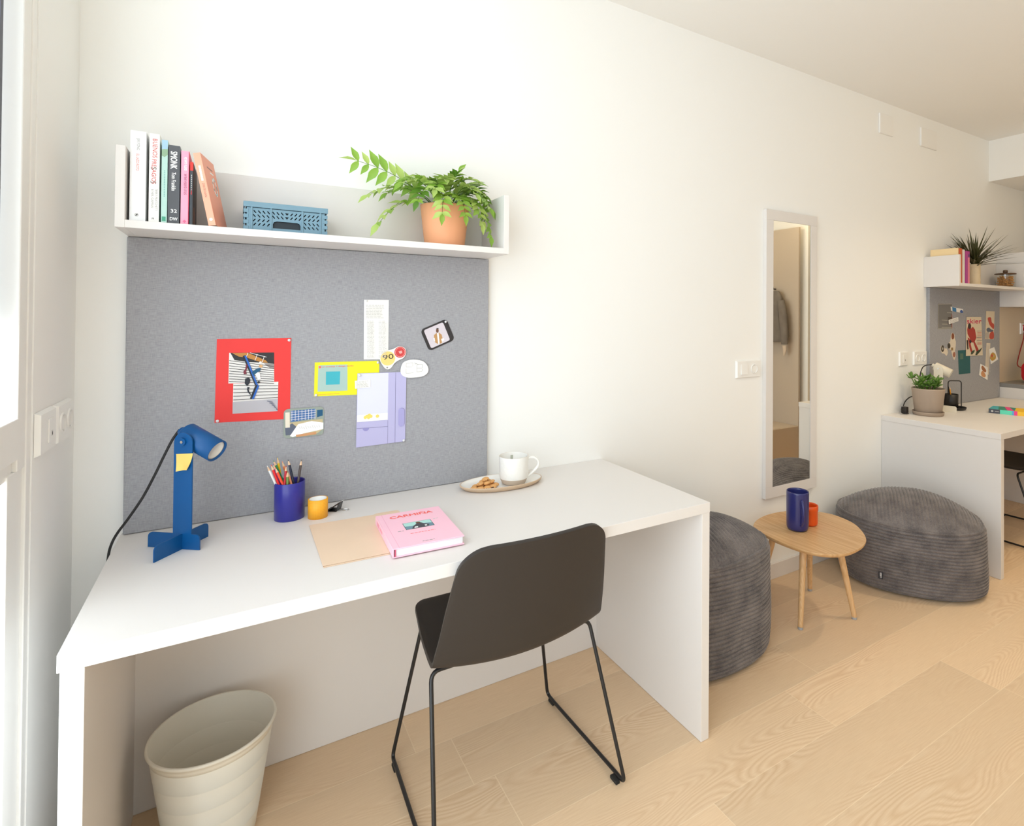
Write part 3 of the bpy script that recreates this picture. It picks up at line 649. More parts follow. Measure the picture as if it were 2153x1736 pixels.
# ------------------------------------------------------------------ plants
def leaf(mb, p, d, up, ln, wd, m, curl=.18, teeth=False):
    """pointed leaf folded along its midrib; p base, d direction, up = upper side"""
    d = Vector(d).normalized(); up = Vector(up); s = d.cross(up)
    if s.length < 1e-4: s = d.cross(Vector((0, 1, .3)))
    s.normalize(); u = s.cross(d).normalized(); p = Vector(p)
    prof = ((0, .05), (.16, .62), (.34, 1), (.52, .92), (.72, .58), (.88, .22), (1, .0))
    vs = []
    for i, (t, w_) in enumerate(prof):
        k = w_*wd/2*(1.12 if teeth and i % 2 else 1)
        c = p+d*(ln*t)-u*(curl*ln*t*t)
        vs += [c-s*k+u*(k*.35), c, c+s*k+u*(k*.35)]
    fs = []
    for i in range(len(prof)-1):
        a = i*3; fs += [[a, a+1, a+4, a+3], [a+1, a+2, a+5, a+4]]
    mb.add(vs, fs, m, True)
fern = thing('potted_fern', 'leafy green fern in a terracotta pot on the near shelf', 'plant', (.838, -.113, SH+.0004))
pr = [(0, 0), (.062, 0), (.064, .002), (.0785, .132), (.0790, .135), (.0765, .136), (.0755, .132), (.070, .118), (0, .116)]
MB().lathe(pr[:7], TERRA).build('pot', fern)
MB().lathe([(.0735, .119), (.05, .123), (0, .126)], SOIL, 32).build('soil', fern)
FR = [((.561, -.115, 1.812), (.715, -.12, 1.790), 8, 1.2), ((.595, -.13, 1.708), (.70, -.13, 1.790), 9, 1), ((.618, -.165, 1.618), (.70, -.15, 1.745), 8, 1.15),
      ((.975, -.175, 1.608), (.965, -.15, 1.770), 10, .95), ((.985, -.150, 1.705), (.93, -.14, 1.815), 9, 1), ((.970, -.080, 1.800), (.90, -.09, 1.800), 8, .95),
      ((.885, -.110, 1.825), (.85, -.11, 1.780), 6, 1), ((.760, -.075, 1.795), (.79, -.09, 1.790), 6, 1), ((.790, -.238, 1.655), (.80, -.215, 1.770), 7, .95),
      ((.862, -.240, 1.660), (.855, -.215, 1.765), 7, .95), ((.925, -.222, 1.640), (.91, -.200, 1.770), 8, .95), ((.720, -.215, 1.690), (.76, -.180, 1.790), 8, .95),
      ((.665, -.065, 1.735), (.73, -.08, 1.800), 8, 1), ((.955, -.055, 1.730), (.90, -.06, 1.800), 8, .9), ((.815, -.190, 1.775), (.82, -.150, 1.800), 6, 1),
      ((.905, -.165, 1.790), (.87, -.14, 1.800), 6, 1), ((.760, -.150, 1.770), (.79, -.135, 1.800), 6, 1), ((.825, -.045, 1.790), (.83, -.07, 1.790), 6, .9), ((.680, -.190, 1.745), (.74, -.165, 1.805), 8, 1), ((.860, -.165, 1.80), (.85, -.14, 1.785), 5, 1.0), ((.905, -.215, 1.735), (.88, -.17, 1.80), 7, 1), ((.775, -.215, 1.735), (.80, -.17, 1.80), 7, 1), ((.975, -.12, 1.755), (.92, -.12, 1.81), 7, 1), ((.960, -.195, 1.70), (.92, -.16, 1.80), 8, 1)]
o0 = Vector(fern.location); rr = random.Random(4)
for k, (end, ctl, nl, sc) in enumerate(FR):
    b0 = Vector((.838+(end[0]-.838)*.12, -.113+(end[1]+.113)*.2, SH+.124))
    pts = [p-o0 for p in bez(b0, ctl, end, 16)]
    m = MB(); m.tube(pts, .0012, FERN3, 5, radii=[.0016-.0009*i/15 for i in range(16)])
    col = [FERN, FERN, FERN2, FERN3][rr.randrange(4)] if k else FERN2
    for i in range(nl):
        t = .30+.68*i/(nl-1) if nl > 6 else .42+.56*i/(nl-1)
        x = t*15; j = min(14, int(x)); p = pts[j].lerp(pts[j+1], x-j); d = (pts[j+1]-pts[j]).normalized()
        sd = d.cross(Vector((0, 0, 1))); sd = sd.normalized() if sd.length > .05 else Vector((1, 0, 0)); up = sd.cross(d).normalized()
        ln = (.046 if i < nl-2 else .036)*sc*rr.uniform(.85, 1.12)
        for s_ in (1, -1):
            if k == 0: dd = (d*.55+Vector((0, 0, 1))*s_*.9+sd*.1+Vector((0, -.15, 0)))
            else: dd = d*.6+sd*s_*.95+up*rr.uniform(-.1, .45)+Vector((0, -.08, -.05))
            q = p+dd.normalized()*ln
            wq = q+o0
            if wq.y > -.026: dd.y -= .6
            if wq.x > 0.985: dd.x -= .9
            leaf(m, p, dd, (up+Vector((0, -.5, .3))).normalized() if k else Vector((0, -1, .2)), ln, ln*(.46 if k else .40), rr.choice([col, col, FERN, FERN2]), rr.uniform(.05, .3), True)
    dd = (pts[-1]-pts[-2]).normalized(); leaf(m, pts[-1], dd, Vector((0, -.6, .8)), .042*sc, .017*sc, col, .15, True)
    m.build('frond', fern)

suc = thing('potted_succulent', 'green succulent in a taupe pot with saucer, on the far desk', 'plant', (3.850, -.142, ZT+.0003))
TAUPE = P('taupe_ceramic', (164, 146, 130), .55, bump=(90, .06, .003)); TAUPED = P('taupe_inside', (70, 60, 54), .7)
MB().lathe([(0, 0), (.079, 0), (.082, .002), (.0860, .020), (.0860, .0225), (.0835, .0225), (.080, .006), (0, .005)], TAUPE).build('saucer', suc)
MB().lathe([(0, .006), (.070, .006), (.0725, .008), (.0895, .154), (.0900, .1635), (.0878, .1640), (.0862, .154), (.085, .146), (0, .144)], TAUPE).build('pot', suc)
MB().lathe([(.0850, .1465), (.05, .150), (0, .151)], SOIL, 32).build('soil', suc)
rr = random.Random(12); m = MB()
for k in range(17):
    a = 2*PI*k/17+rr.uniform(-.2, .2); R = rr.uniform(.015, .065); bx, by = R*math.cos(a), R*math.sin(a); hh = rr.uniform(.012, .075)
    ax = Vector((math.cos(a)*.5, math.sin(a)*.5, 1)); tip = Vector((bx, by, .152))+ax*hh
    m.tube([(bx, by, .150), tip], .003, JADE, 6)
    for q in range(7):
        b = q*2.399+k; el = rr.uniform(.05, 1.0); d = Vector((math.cos(b)*math.cos(el), math.sin(b)*math.cos(el), math.sin(el)))
        ln = rr.uniform(.034, .05); pw = tip+d*ln
        if pw.y > .118: continue
        s = d.cross(Vector((0, 0, 1))).normalized(); u = s.cross(d).normalized()
        bmm = bmesh.new(); bmesh.ops.create_uvsphere(bmm, u_segments=8, v_segments=6, radius=1)
        for v in bmm.verts:
            t = (v.co.z+1)/2; w_ = .35+.75*t
            v.co = tip+d*(ln*t)+s*(v.co.x*.0115*w_)+u*(v.co.y*.0035*w_+.006*t*t)
        m.bm(bmm, JADE, True)
m.build('foliage', suc)

spk = thing('potted_dracaena', 'spiky dark green plant in a ribbed cream vase, far shelf', 'plant', (4.490, -.122, SH+.0004))
CREAMV = P('cream_ribbed_ceramic', (226, 206, 172), .6)
pr = [(0, 0), (.032, 0)]
for k in range(14): pr += [(.0330, .004+k*.0098), (.0352, .0085+k*.0098), (.0330, .0125+k*.0098)]
pr += [(.0335, .1435), (.030, .1435), (.029, .12), (0, .118)]
MB().lathe(pr, CREAMV, 40).build('vase', spk)
rr = random.Random(3); m = MB()
def blade(m, b, d, ln, wd, sag, mat):
    d = Vector(d).normalized(); b = Vector(b); s = d.cross(Vector((0, 0, 1)))
    s = s.normalized() if s.length > .1 else Vector((1, 0, 0)); vs = []
    for i in range(8):
        t = i/7; w_ = wd*(1-t)**.7*(.7+.6*min(1, t*4)*.5); c = b+d*ln*t-Vector((0, 0, sag*ln*t*t))
        vs += [c-s*w_, c+Vector((0, 0, -w_*.5)), c+s*w_]
    fs = []
    for i in range(7): a = i*3; fs += [[a, a+1, a+4, a+3], [a+1, a+2, a+5, a+4]]
    m.add(vs, fs, mat, True)
for k in range(95):
    a = rr.uniform(0, 2*PI); el = math.asin(rr.uniform(.12, .98)); ln = rr.uniform(.20, .30)
    d = Vector((math.cos(a)*math.cos(el), math.sin(a)*math.cos(el), math.sin(el)))
    if d.y*ln > .082: d.y = .082/ln; d.z += .25
    blade(m, (rr.uniform(-.012, .012), rr.uniform(-.012, .012), .125+rr.uniform(0, .05)), d, ln, .0075, rr.uniform(.02, .2), DRAC)
m.tube([(0, 0, .115), (0, 0, .18)], .014, DRAC, 10)
m.build('foliage', spk)

jar = thing('storage_jar', 'glass jar of pasta with a dark knobbed lid, far shelf', 'jar', (4.985, -.110, SH+.0004))
JG = mat_glass('jar_glass', (.97, .97, .95), .10); WAL = P('walnut_lid', (92, 66, 44), .4); PASTA = P('dry_pasta', (206, 146, 66), .6)
MB().lathe([(0, .002), (.058, .002), (.062, .005), (.062, .097)], JG, 40).build('glass_body', jar)
m = MB(); m.lathe([(0, .097), (.064, .097), (.066, .099), (.066, .103), (.062, .105), (0, .105)], WAL, 40); m.build('lid', jar)
MB().lathe([(0, .105), (.011, .105), (.015, .112), (.015, .126), (.011, .130), (0, .131)], WAL, 20).build('knob', jar)
rr = random.Random(8); m = MB()
for k in range(190):
    a, R = rr.uniform(0, 2*PI), .045*math.sqrt(rr.random()); c = Vector((R*math.cos(a), R*math.sin(a), rr.uniform(.012, .082))); d = Vector((rr.uniform(-1, 1), rr.uniform(-1, 1), rr.uniform(-.5, .5))).normalized()*.011
    m.tube([c-d, c+d], .0033, PASTA, 5)
o = m.build('pasta', jar); o['kind'] = 'stuff'

# ------------------------------------------------------------------ desk lamps
def lamp(label, mat, loc, rotz, flip, cord):
    t = thing('desk_lamp', label, 'lamp', loc, rotz); th = .0016
    s0, s1 = (-.0955, .049) if not flip else (-.049, .1)
    def arc(cx, cz, r, a0, a1, n=6): return [(cx+r*math.cos(a0+(a1-a0)*k/n), cz+r*math.sin(a0+(a1-a0)*k/n)) for k in range(n+1)]
    ol = [(s0, 0), (s1, 0)]+arc(s1-.012, .026, .012, 0, PI/2)+[(.0255, .038)]+arc(0, .2655, .0255, 0, PI, 14)+[(-.0255, .038)]+arc(s0+.012, .026, .012, PI/2, PI)
    MB().prism(ol, -th, th, mat, frame((0, 0, 0), (1, 0, 0), (0, 0, 1))).build('stand', t)
    oy = [(-.080, 0), (.080, 0)]+arc(.068, .026, .012, 0, PI/2)+arc(-.068, .026, .012, PI/2, PI)
    MB().prism(oy, -th, th, mat, frame((0, 0, 0), (0, 1, 0), (0, 0, 1))).build('cross_foot', t)
    A = Vector((.903, 0, -.428)); Cn = Vector((0, .035, .2685)); up = Vector((.428, 0, .903))
    M = frame(Cn, up, (0, 1, 0)); M = Matrix(((up.x, 0, A.x, Cn.x), (up.y, 1, A.y, Cn.y), (up.z, 0, A.z, Cn.z), (0, 0, 0, 1)))
    h = MB().lathe([(0, -.030), (.026, -.030), (.0285, -.027), (.0285, .070), (.0262, .070), (.0262, .052), (0, .050)], mat, 44, M).build('lamp_head', t)
    MB().lathe([(.0258, .061), (.0245, .0655), (.019, .0665), (.0185, .0655), (0, .0665)], BULB, 40, M).build('bulb_glass', h)
    MB().lathe([(0, -.046), (.0095, -.046), (.0110, -.044), (.0110, -.030)], mat, 20, M).build('cable_gland', h)
    MB().tube([(0, .0016, .2685), (0, .010, .2685)], .010, mat, 18).build('hinge', t)
    k = MB(); k.tube([(0, -.0016, .2685), (0, -.0062, .2685)], .0095, mat, 20); k.tube([(0, -.0062, .2685), (0, -.0075, .2685)], .0036, CHROME, 12); k.build('hinge_knob', t)
    if cord:
        Mi = (Matrix.Translation(loc) @ Matrix.Rotation(rotz, 4, 'Z')).inverted()
        g = Cn-A*.046
        for pth in cord:
            pts = [Mi @ Vector(p) if p != 'gland' else g-A*.004 for p in pth]
            fine = []
            for i in range(len(pts)-1):
                p0, p1, p2, p3 = pts[max(0, i-1)], pts[i], pts[i+1], pts[min(len(pts)-1, i+2)]
                for q in range(6):
                    tt = q/6; fine.append(.5*((2*p1)+(p2-p0)*tt+(2*p0-5*p1+4*p2-p3)*tt*tt+(3*p1-p0-3*p2+p3)*tt**3))
            MB().tube(fine+[pts[-1]], .0032, CORD, 8).build('power_cord', t)
    return t
R1 = math.atan2(-.635, .77)
lamp('blue metal spot desk lamp on a cross foot, on the near desk', LBLUE, (.147, -.206, ZT+.0003), R1, False,
     [['gland', (.119, -.145, 1.014), (.102, -.138, .974), (.082, -.129, .924), (.058, -.118, .870), (.028, -.106, .817), (.006, -.097, .782), (-.006, -.093, .755), (-.012, -.091, .725), (-.016, -.09, .66), (-.020, -.09, .56)]])
l2 = lamp('cream metal spot desk lamp behind the succulent on the far desk', LCREAM, (4.062, -.098, ZT+.0003), math.radians(-75), True,
     [['gland', (3.985, -.050, 1.035), (3.955, -.045, 1.000), (3.945, -.040, .930), (3.930, -.032, .860), (3.850, -.028, .840), (3.800, -.030, .820), (3.775, -.032, .795)],
      [(3.770, -.035, .788), (3.735, -.045, .780), (3.715, -.055, .762), (3.735, -.060, .755), (3.765, -.058, .757), (3.775, -.045, .775), (3.745, -.040, .785), (3.725, -.050, .770), (3.742, -.066, .754), (3.762, -.070, .754)]])
Mi = (Matrix.Translation(l2.location) @ Matrix.Rotation(math.radians(-75), 4, 'Z')).inverted()
MB().box(3.752, 3.780, -.062, -.030, .7535, .792, BLK, .003, Mi).build('plug', l2)
# sticky note on the blue lamp
m = MB(); M = Matrix.Translation((.147, -.206, ZT)) @ Matrix.Rotation(R1, 4, 'Z'); vs = []; n = 9
for i in range(n):
    for j in range(n):
        u, v = i/(n-1), j/(n-1)                          # v: 0 top
        s_ = (-.0185+.0465*u)+(v**1.4)*(.0065*(1-u)-.0085*u); z = .2375+.0035*u-.040*v-.002*(v**2)*(1-u)
        vs.append(M @ Vector((s_, -.0024-.010*v*v*(abs(u-.45)*1.6), z)))
fs = [[i*n+j, i*n+j+1, (i+1)*n+j+1, (i+1)*n+j] for i in range(n-1) for j in range(n-1)]
c0 = M @ Vector((0, -.002, .22)); m.add([v-c0 for v in vs], fs, P('yellow_note_paper', (240, 204, 112), .7), True)
tag(m.build('sticky_note', None, c0), 'small yellow sticky note stuck on the blue lamp', 'note')

# ------------------------------------------------------------------ pen cup and pencils
CUPB = P('cobalt_plastic', (46, 46, 142), .28)
pc = thing('pencil_cup', 'cobalt blue plastic pencil cup on the near desk', 'cup', (.392, -.100, ZT+.0003))
MB().lathe([(0, 0), (.0385, 0), (.0395, .001), (.0400, .106), (.0396, .1068), (.0384, .1065), (.0378, .104), (.0374, .003), (0, .003)], CUPB, 64).build('cup_wall', pc)
PW = P('pencil_wood', (226, 190, 156), .6)
PG = 'coloured pencils in the cobalt cup'
for nm, rgb, tip, rim in (
    ('white pencil, outermost in the cobalt cup', (238, 238, 236), (.334, -.100, .909), (.357, -.108)),
    ('bright red pencil beside the white one in the cobalt cup', (222, 32, 36), (.343, -.112, .913), (.364, -.118)),
    ('purple pencil among the red ones in the cobalt cup', (120, 60, 150), (.349, -.095, .9105), (.370, -.100)),
    ('orange-red pencil in the cobalt cup', (240, 82, 44), (.353, -.118, .9055), (.374, -.124)),
    ('green pencil with a pale shaft end in the cobalt cup', (44, 140, 84), (.350, -.086, .9185), (.377, -.090)),
    ('yellow pencil, tallest in the cobalt cup', (240, 200, 30), (.361, -.078, .9230), (.372, -.078)),
    ('peach pencil in the cobalt cup', (240, 140, 92), (.373, -.076, .911), (.391, -.073)),
    ('crimson pencil leaning the other way in the cobalt cup', (192, 22, 42), (.382, -.110, .905), (.377, -.126)),
    ('olive green pencil, shortest in the cobalt cup', (108, 140, 70), (.3835, -.128, .893), (.384, -.131)),
    ('tan pencil behind the olive one in the cobalt cup', (232, 150, 104), (.385, -.112, .889), (.394, -.122)),
    ('navy black pencil in the cobalt cup', (28, 36, 58), (.386, -.112, .922), (.401, -.118)),
    ('dark brown pencil standing apart in the cobalt cup', (78, 66, 62), (.421, -.110, .917), (.412, -.115))):
    T = Vector(tip); Rm = Vector((*rim, .852)); d = (Rm-T).normalized(); c2 = Vector((.392, -.100))
    L_ = (Rm-T).length
    while True:                                             # run down until the cup's floor or wall stops it
        q = T+d*(L_+.002)
        if q.z < .760 or (Vector((q.x, q.y))-c2).length > .0325 and L_ > (Rm-T).length+.004: break
        L_ += .002
    B = T+d*L_; t = thing('coloured_pencil', nm, 'pencil', B, 0, PG); cm = P('lacquer_'+'_'.join(map(str, rgb)), rgb, .35)
    a = T+d*.0045-B; b_ = T+d*.016-B
    MB().tube([(0, 0, 0), b_], .0036, cm, 6).build('shaft', t)
    MB().tube([b_, a], .0036, PW, 8, radii=[.0036, .0013]).build('sharpened_wood', t)
    MB().tube([a, T-B], .0013, cm, 8, radii=[.0013, .0003]).build('lead', t)
# washi tape
tp = thing('tape_roll', 'tall roll of orange-yellow gridded tape beside the pencil cup', 'tape', (.463, -.1345, ZT+.0003))
MB().lathe([(.0232, 0), (.0265, 0), (.0265, .0535), (.0232, .0535)], mat_grid('washi_grid', (250, 182, 44), (236, 146, 20), .0042), 56).build('tape', tp)
MB().lathe([(.0231, .0536), (.0215, .0536), (.0215, 0), (.0231, 0)], PAPER, 48).build('core', tp)
# binder clip: triangular steel body lying on one face, two wire arms
bc = thing('binder_clip', 'black binder clip with wire arms beside the tape roll', 'clip', (.5195, -.1020, ZT+.0003), math.radians(-33))
tri = [(-.024, .0008), (.004, .0008), (.0105, .021), (.0095, .0215), (.0022, .0022), (-.0235, .0026)]
m = MB(); m.prism([(-.025, 0), (.004, 0), (.004, .0011), (-.0245, .0030)], -.016, .016, BLKROD, frame((0, 0, 0), (1, 0, 0), (0, 0, 1)))
m.prism([(-.0255, .0012), (.0085, .0225), (.0095, .0215), (-.0240, .0004)], -.016, .016, BLKROD, frame((0, 0, 0), (1, 0, 0), (0, 0, 1)))
m.prism([(.0030, 0), (.0046, 0), (.0104, .0215), (.0088, .0220)], -.016, .016, BLKROD, frame((0, 0, 0), (1, 0, 0), (0, 0, 1)))
m.tube([(-.0252, -.016, .0018), (-.0252, .016, .0018)], .0018, BLKROD, 10); m.build('clip_body', bc)
def arm(M):
    pth = fillet([(0, -.006, 0), (.022, -.0045, 0), (.036, -.0065, 0), (.040, 0, 0), (.036, .0065, 0), (.022, .0045, 0), (0, .006, 0)], .004)
    mm = MB(); mm.tube([M @ p for p in pth], .0009, CHROME, 8); mm.build('wire_arm', bc)
arm(Matrix.Translation((-.004, 0, .0012)))
arm(Matrix.Translation((-.012, 0, .0105)) @ Matrix.Rotation(-math.radians(33), 4, 'Y'))

# ------------------------------------------------------------------ folder, pink book
fo = thing('paper_folder', 'kraft brown card folder lying under the pink book', 'folder', (.553, -.352, ZT+.0003))
def fx(pts): return [(x-.553, y+.352) for x, y in pts]
MB().prism(fx([(.434, -.506), (.668, -.512), (.676, -.208), (.674, -.200), (.668, -.197), (.612, -.196), (.604, -.203), (.436, -.196)]), .0001, .0008, KRAFT).build('back_sheet', fo)
MB().prism(fx([(.4335, -.500), (.668, -.506), (.675, -.212), (.4335, -.2035)]), .0017, .0024, KRAFT).build('front_sheet', fo)
MB().box(-.1188, -.117, -.150, .148, .0003, .0022, KRAFTE).build('fold', fo)
pb = thing('book', 'pale pink hardcover book titled in red on the brown folder', 'book', (.676, -.421, ZT+.0031), math.radians(-2.3))
PINK = P('pale_pink_cloth', (252, 200, 218), .5); PINKD = P('pink_board_edge', (206, 130, 158), .6); ROSE = P('rose_spine', (240, 150, 172), .55)
bw, bd, bh = .087, .1265, .0225
c = MB(); c.box(-bw, bw, -bd, bd, 0, .0026, PINK, .0004); c.box(-bw, bw, -bd, bd, bh-.0026, bh, PINK, .0004); c.box(-bw-.0022, -bw-.0001, -bd, bd, .0003, bh-.0002, PINK, .0004)
c.box(-bw+.0125, -bw+.0140, -bd, bd, bh, bh+.00008, P('pink_groove', (240, 178, 200), .6))
zt = bh+.00012
def flat(x, y, rot=0): return frame((x, y, zt), (math.cos(rot), math.sin(rot), 0), (-math.sin(rot), math.cos(rot), 0))
CORALT = P('title_coral', (246, 110, 104), .55)
c.text('CARMIÑA', .0185, CORALT, flat(-.058, .0825), .045, .116)
c.poly([(-.0355, -.0180, zt), (.0390, -.0180, zt), (.0390, .0325, zt), (-.0355, .0325, zt)], INKD)
zt2 = zt+.0001
def pl(pts, m, z=zt2): c.poly([(x, y, z) for x, y in pts], m)
def pq(pts): return [(-.0342+.0719*u, -.0167+.0479*v) for u, v in pts]
pl(pq([(0, 0), (1, 0), (1, 1), (0, 1)]), P('print_pale_aqua', (176, 222, 216), .5))
pl(pq([(0, 0), (1, 0), (1, .45), (.76, .55), (.3, .40), (0, .50)]), P('print_slate_blue', (110, 144, 160), .5), zt2+.0001)
pl(pq([(.20, 0), (.78, 0), (.88, .25), (.72, .5), (.60, .80), (.50, .84), (.42, .60), (.28, .36)]), P('print_dusk', (66, 66, 74), .5), zt2+.0002)
pl(pq(circ(.52, .78, .085, 16, .13)), BRN, zt2+.0003); pl(pq([(.28, .04), (.42, .04), (.44, .22), (.34, .26)]), WHITEP, zt2+.0003); pl(pq([(.68, .10), (.77, .10), (.77, .26), (.70, .30)]), WHITEP, zt2+.0003)
for i, (x0, x1, y, m_) in enumerate(((-.031, .033, -.050, CORALT), (-.015, .015, -.113, INK), (-.057, -.042, -.022, INK), (.047, .062, .029, INKL))):
    x = x0; r = random.Random(i)
    while x < x1: l_ = r.uniform(.004, .009); c.poly([(x, y, zt), (min(x+l_, x1), y, zt), (min(x+l_, x1), y+.0032, zt), (x, y+.0032, zt)], m_); x += l_+.002
sx = -bw-.0023
for (ya, yb, za, zb) in ((.066, .100, .006, .017), (.020, .058, .007, .015)):
    k = 5
    for q in range(k):
        y0_, y1_ = ya+(yb-ya)*q/k, ya+(yb-ya)*(q+.78)/k; c.poly([(sx, y0_, za), (sx, y0_, zb), (sx, y1_, zb), (sx, y1_, za)], ROSE)
c.build('cover', pb)
MB().box(-bw+.002, bw-.0035, -bd+.0035, bd-.0035, .0027, bh-.0027, P('page_edges', (236, 236, 238), .7)).build('page_block', pb)
MB().box(-bw+.0022, -bw+.0048, -bd+.0005, -bd+.0036, .0027, bh-.0027, P('headband', (206, 84, 116), .6)).build('headband', pb)

# ------------------------------------------------------------------ plate, mug, cookies
GLZ = P('speckled_white_glaze', (242, 240, 236), .22, coat=.2); CLAY = P('bare_clay', (206, 180, 152), .75); CLAYG = P('bare_clay_grey', (196, 178, 160), .75)
prr = math.radians(-4)
pt = thing('oval_plate', 'long oval white plate with a tan rim, under the mug', 'plate', (1.043, -.128, ZT+.0003), prr)
m = MB(); SXP, SYP = .147, .080
m.lathe([(0, 0), (.84, 0), (.90, .002), (.985, .0115), (1.0, .0165), (.995, .0178), (.975, .0172)], CLAY, 72, None, SXP, SYP); m.build('clay_base', pt)
MB().lathe([(.985, .0177), (.955, .0135), (.90, .0082), (.80, .0060), (0, .0056)], GLZ, 72, None, SXP, SYP).build('glaze', pt)
mg = thing('mug', 'white textured mug with a bare clay foot, on the oval plate', 'mug', (1.083, -.140, ZT+.0063))
GLT = P('textured_white_glaze', (240, 238, 233), .3, bump=(75, .5, .004))
MB().lathe([(0, .0006), (.037, .0006), (.041, .003), (.0485, .0200)], CLAYG, 56).build('clay_foot', mg)
MB().lathe([(.0485, .0200), (.0500, .0240), (.0510, .040), (.0512, .093), (.0503, .0955)], GLT, 64).build('glazed_wall', mg)
MB().lathe([(.0503, .0955), (.0490, .0955)], P('tan_rim', (206, 184, 156), .5), 56).build('rim', mg)
m = MB(); m.lathe([(.0490, .0955), (.0480, .090), (.0472, .030), (.040, .012), (0, .010)], GLZ, 56); m.build('inner_glaze', mg)
M = frame((.012, .0465, .076), (1, 0, 0), (0, 0, 1)); m = MB(); m.box(-.0045, .0045, -.008, .010, 0, .0004, P('tag_grey_green', (186, 188, 172), .6), 0, M @ Matrix.Translation((0, 0, .002))); m.build('mark', mg)
ha = math.radians(-20); hx, hy = math.cos(ha), math.sin(ha)
hp = [(r*hx, r*hy, z) for r, z in ((.0485, .082), (.060, .086), (.074, .084), (.084, .074), (.0865, .062), (.082, .050), (.070, .038), (.058, .028), (.0475, .020))]
pts = []
for i in range(len(hp)-1):
    p0, p1, p2, p3 = [Vector(hp[max(0, min(len(hp)-1, i+k))]) for k in (-1, 0, 1, 2)]
    for q in range(5): tt = q/5; pts.append(.5*((2*p1)+(p2-p0)*tt+(2*p0-5*p1+4*p2-p3)*tt*tt+(3*p1-p0-3*p2+p3)*tt**3))
MB().tube(pts+[Vector(hp[-1])], .0058, GLZ, 12, flat=.75).build('handle', mg)
COOK = mat_speck('cookie_dough', (216, 162, 100), (84, 52, 30), 95, .63)
CK = 'small chocolate chip cookies on the plate'
pos = [(.936, -.176, 0), (.952, -.188, 0), (.972, -.190, 0), (.992, -.184, 0), (.960, -.168, 0), (.982, -.168, 0), (1.004, -.170, 0), (.948, -.156, 0), (.970, -.150, 0), (.992, -.152, 0), (.956, -.174, 1), (.976, -.176, 1), (.994, -.168, 1), (.966, -.160, 1), (.986, -.158, 1), (.976, -.164, 2)]
proto = MB(); proto.ball((0, 0, .0062), .0128, .0128, .0065, COOK, 18, 10)
pk = None; rr = random.Random(5)
for i, (x, y, lv) in enumerate(pos):
    if pk is None: o = pk = proto.build('cookie')
    else: o = pk.copy(); COL.objects.link(o)
    o.location = (.972+(x-.97)*1.15, -.145+(y+.168)*1.0, ZT+.0066+lv*.011); o.rotation_euler = (rr.uniform(-.35, .35) if lv else rr.uniform(-.06, .06), rr.uniform(-.35, .35) if lv else 0, rr.uniform(0, 6))
    tag(o, 'small brown chocolate chip cookie in the heap on the oval plate', 'cookie', CK)

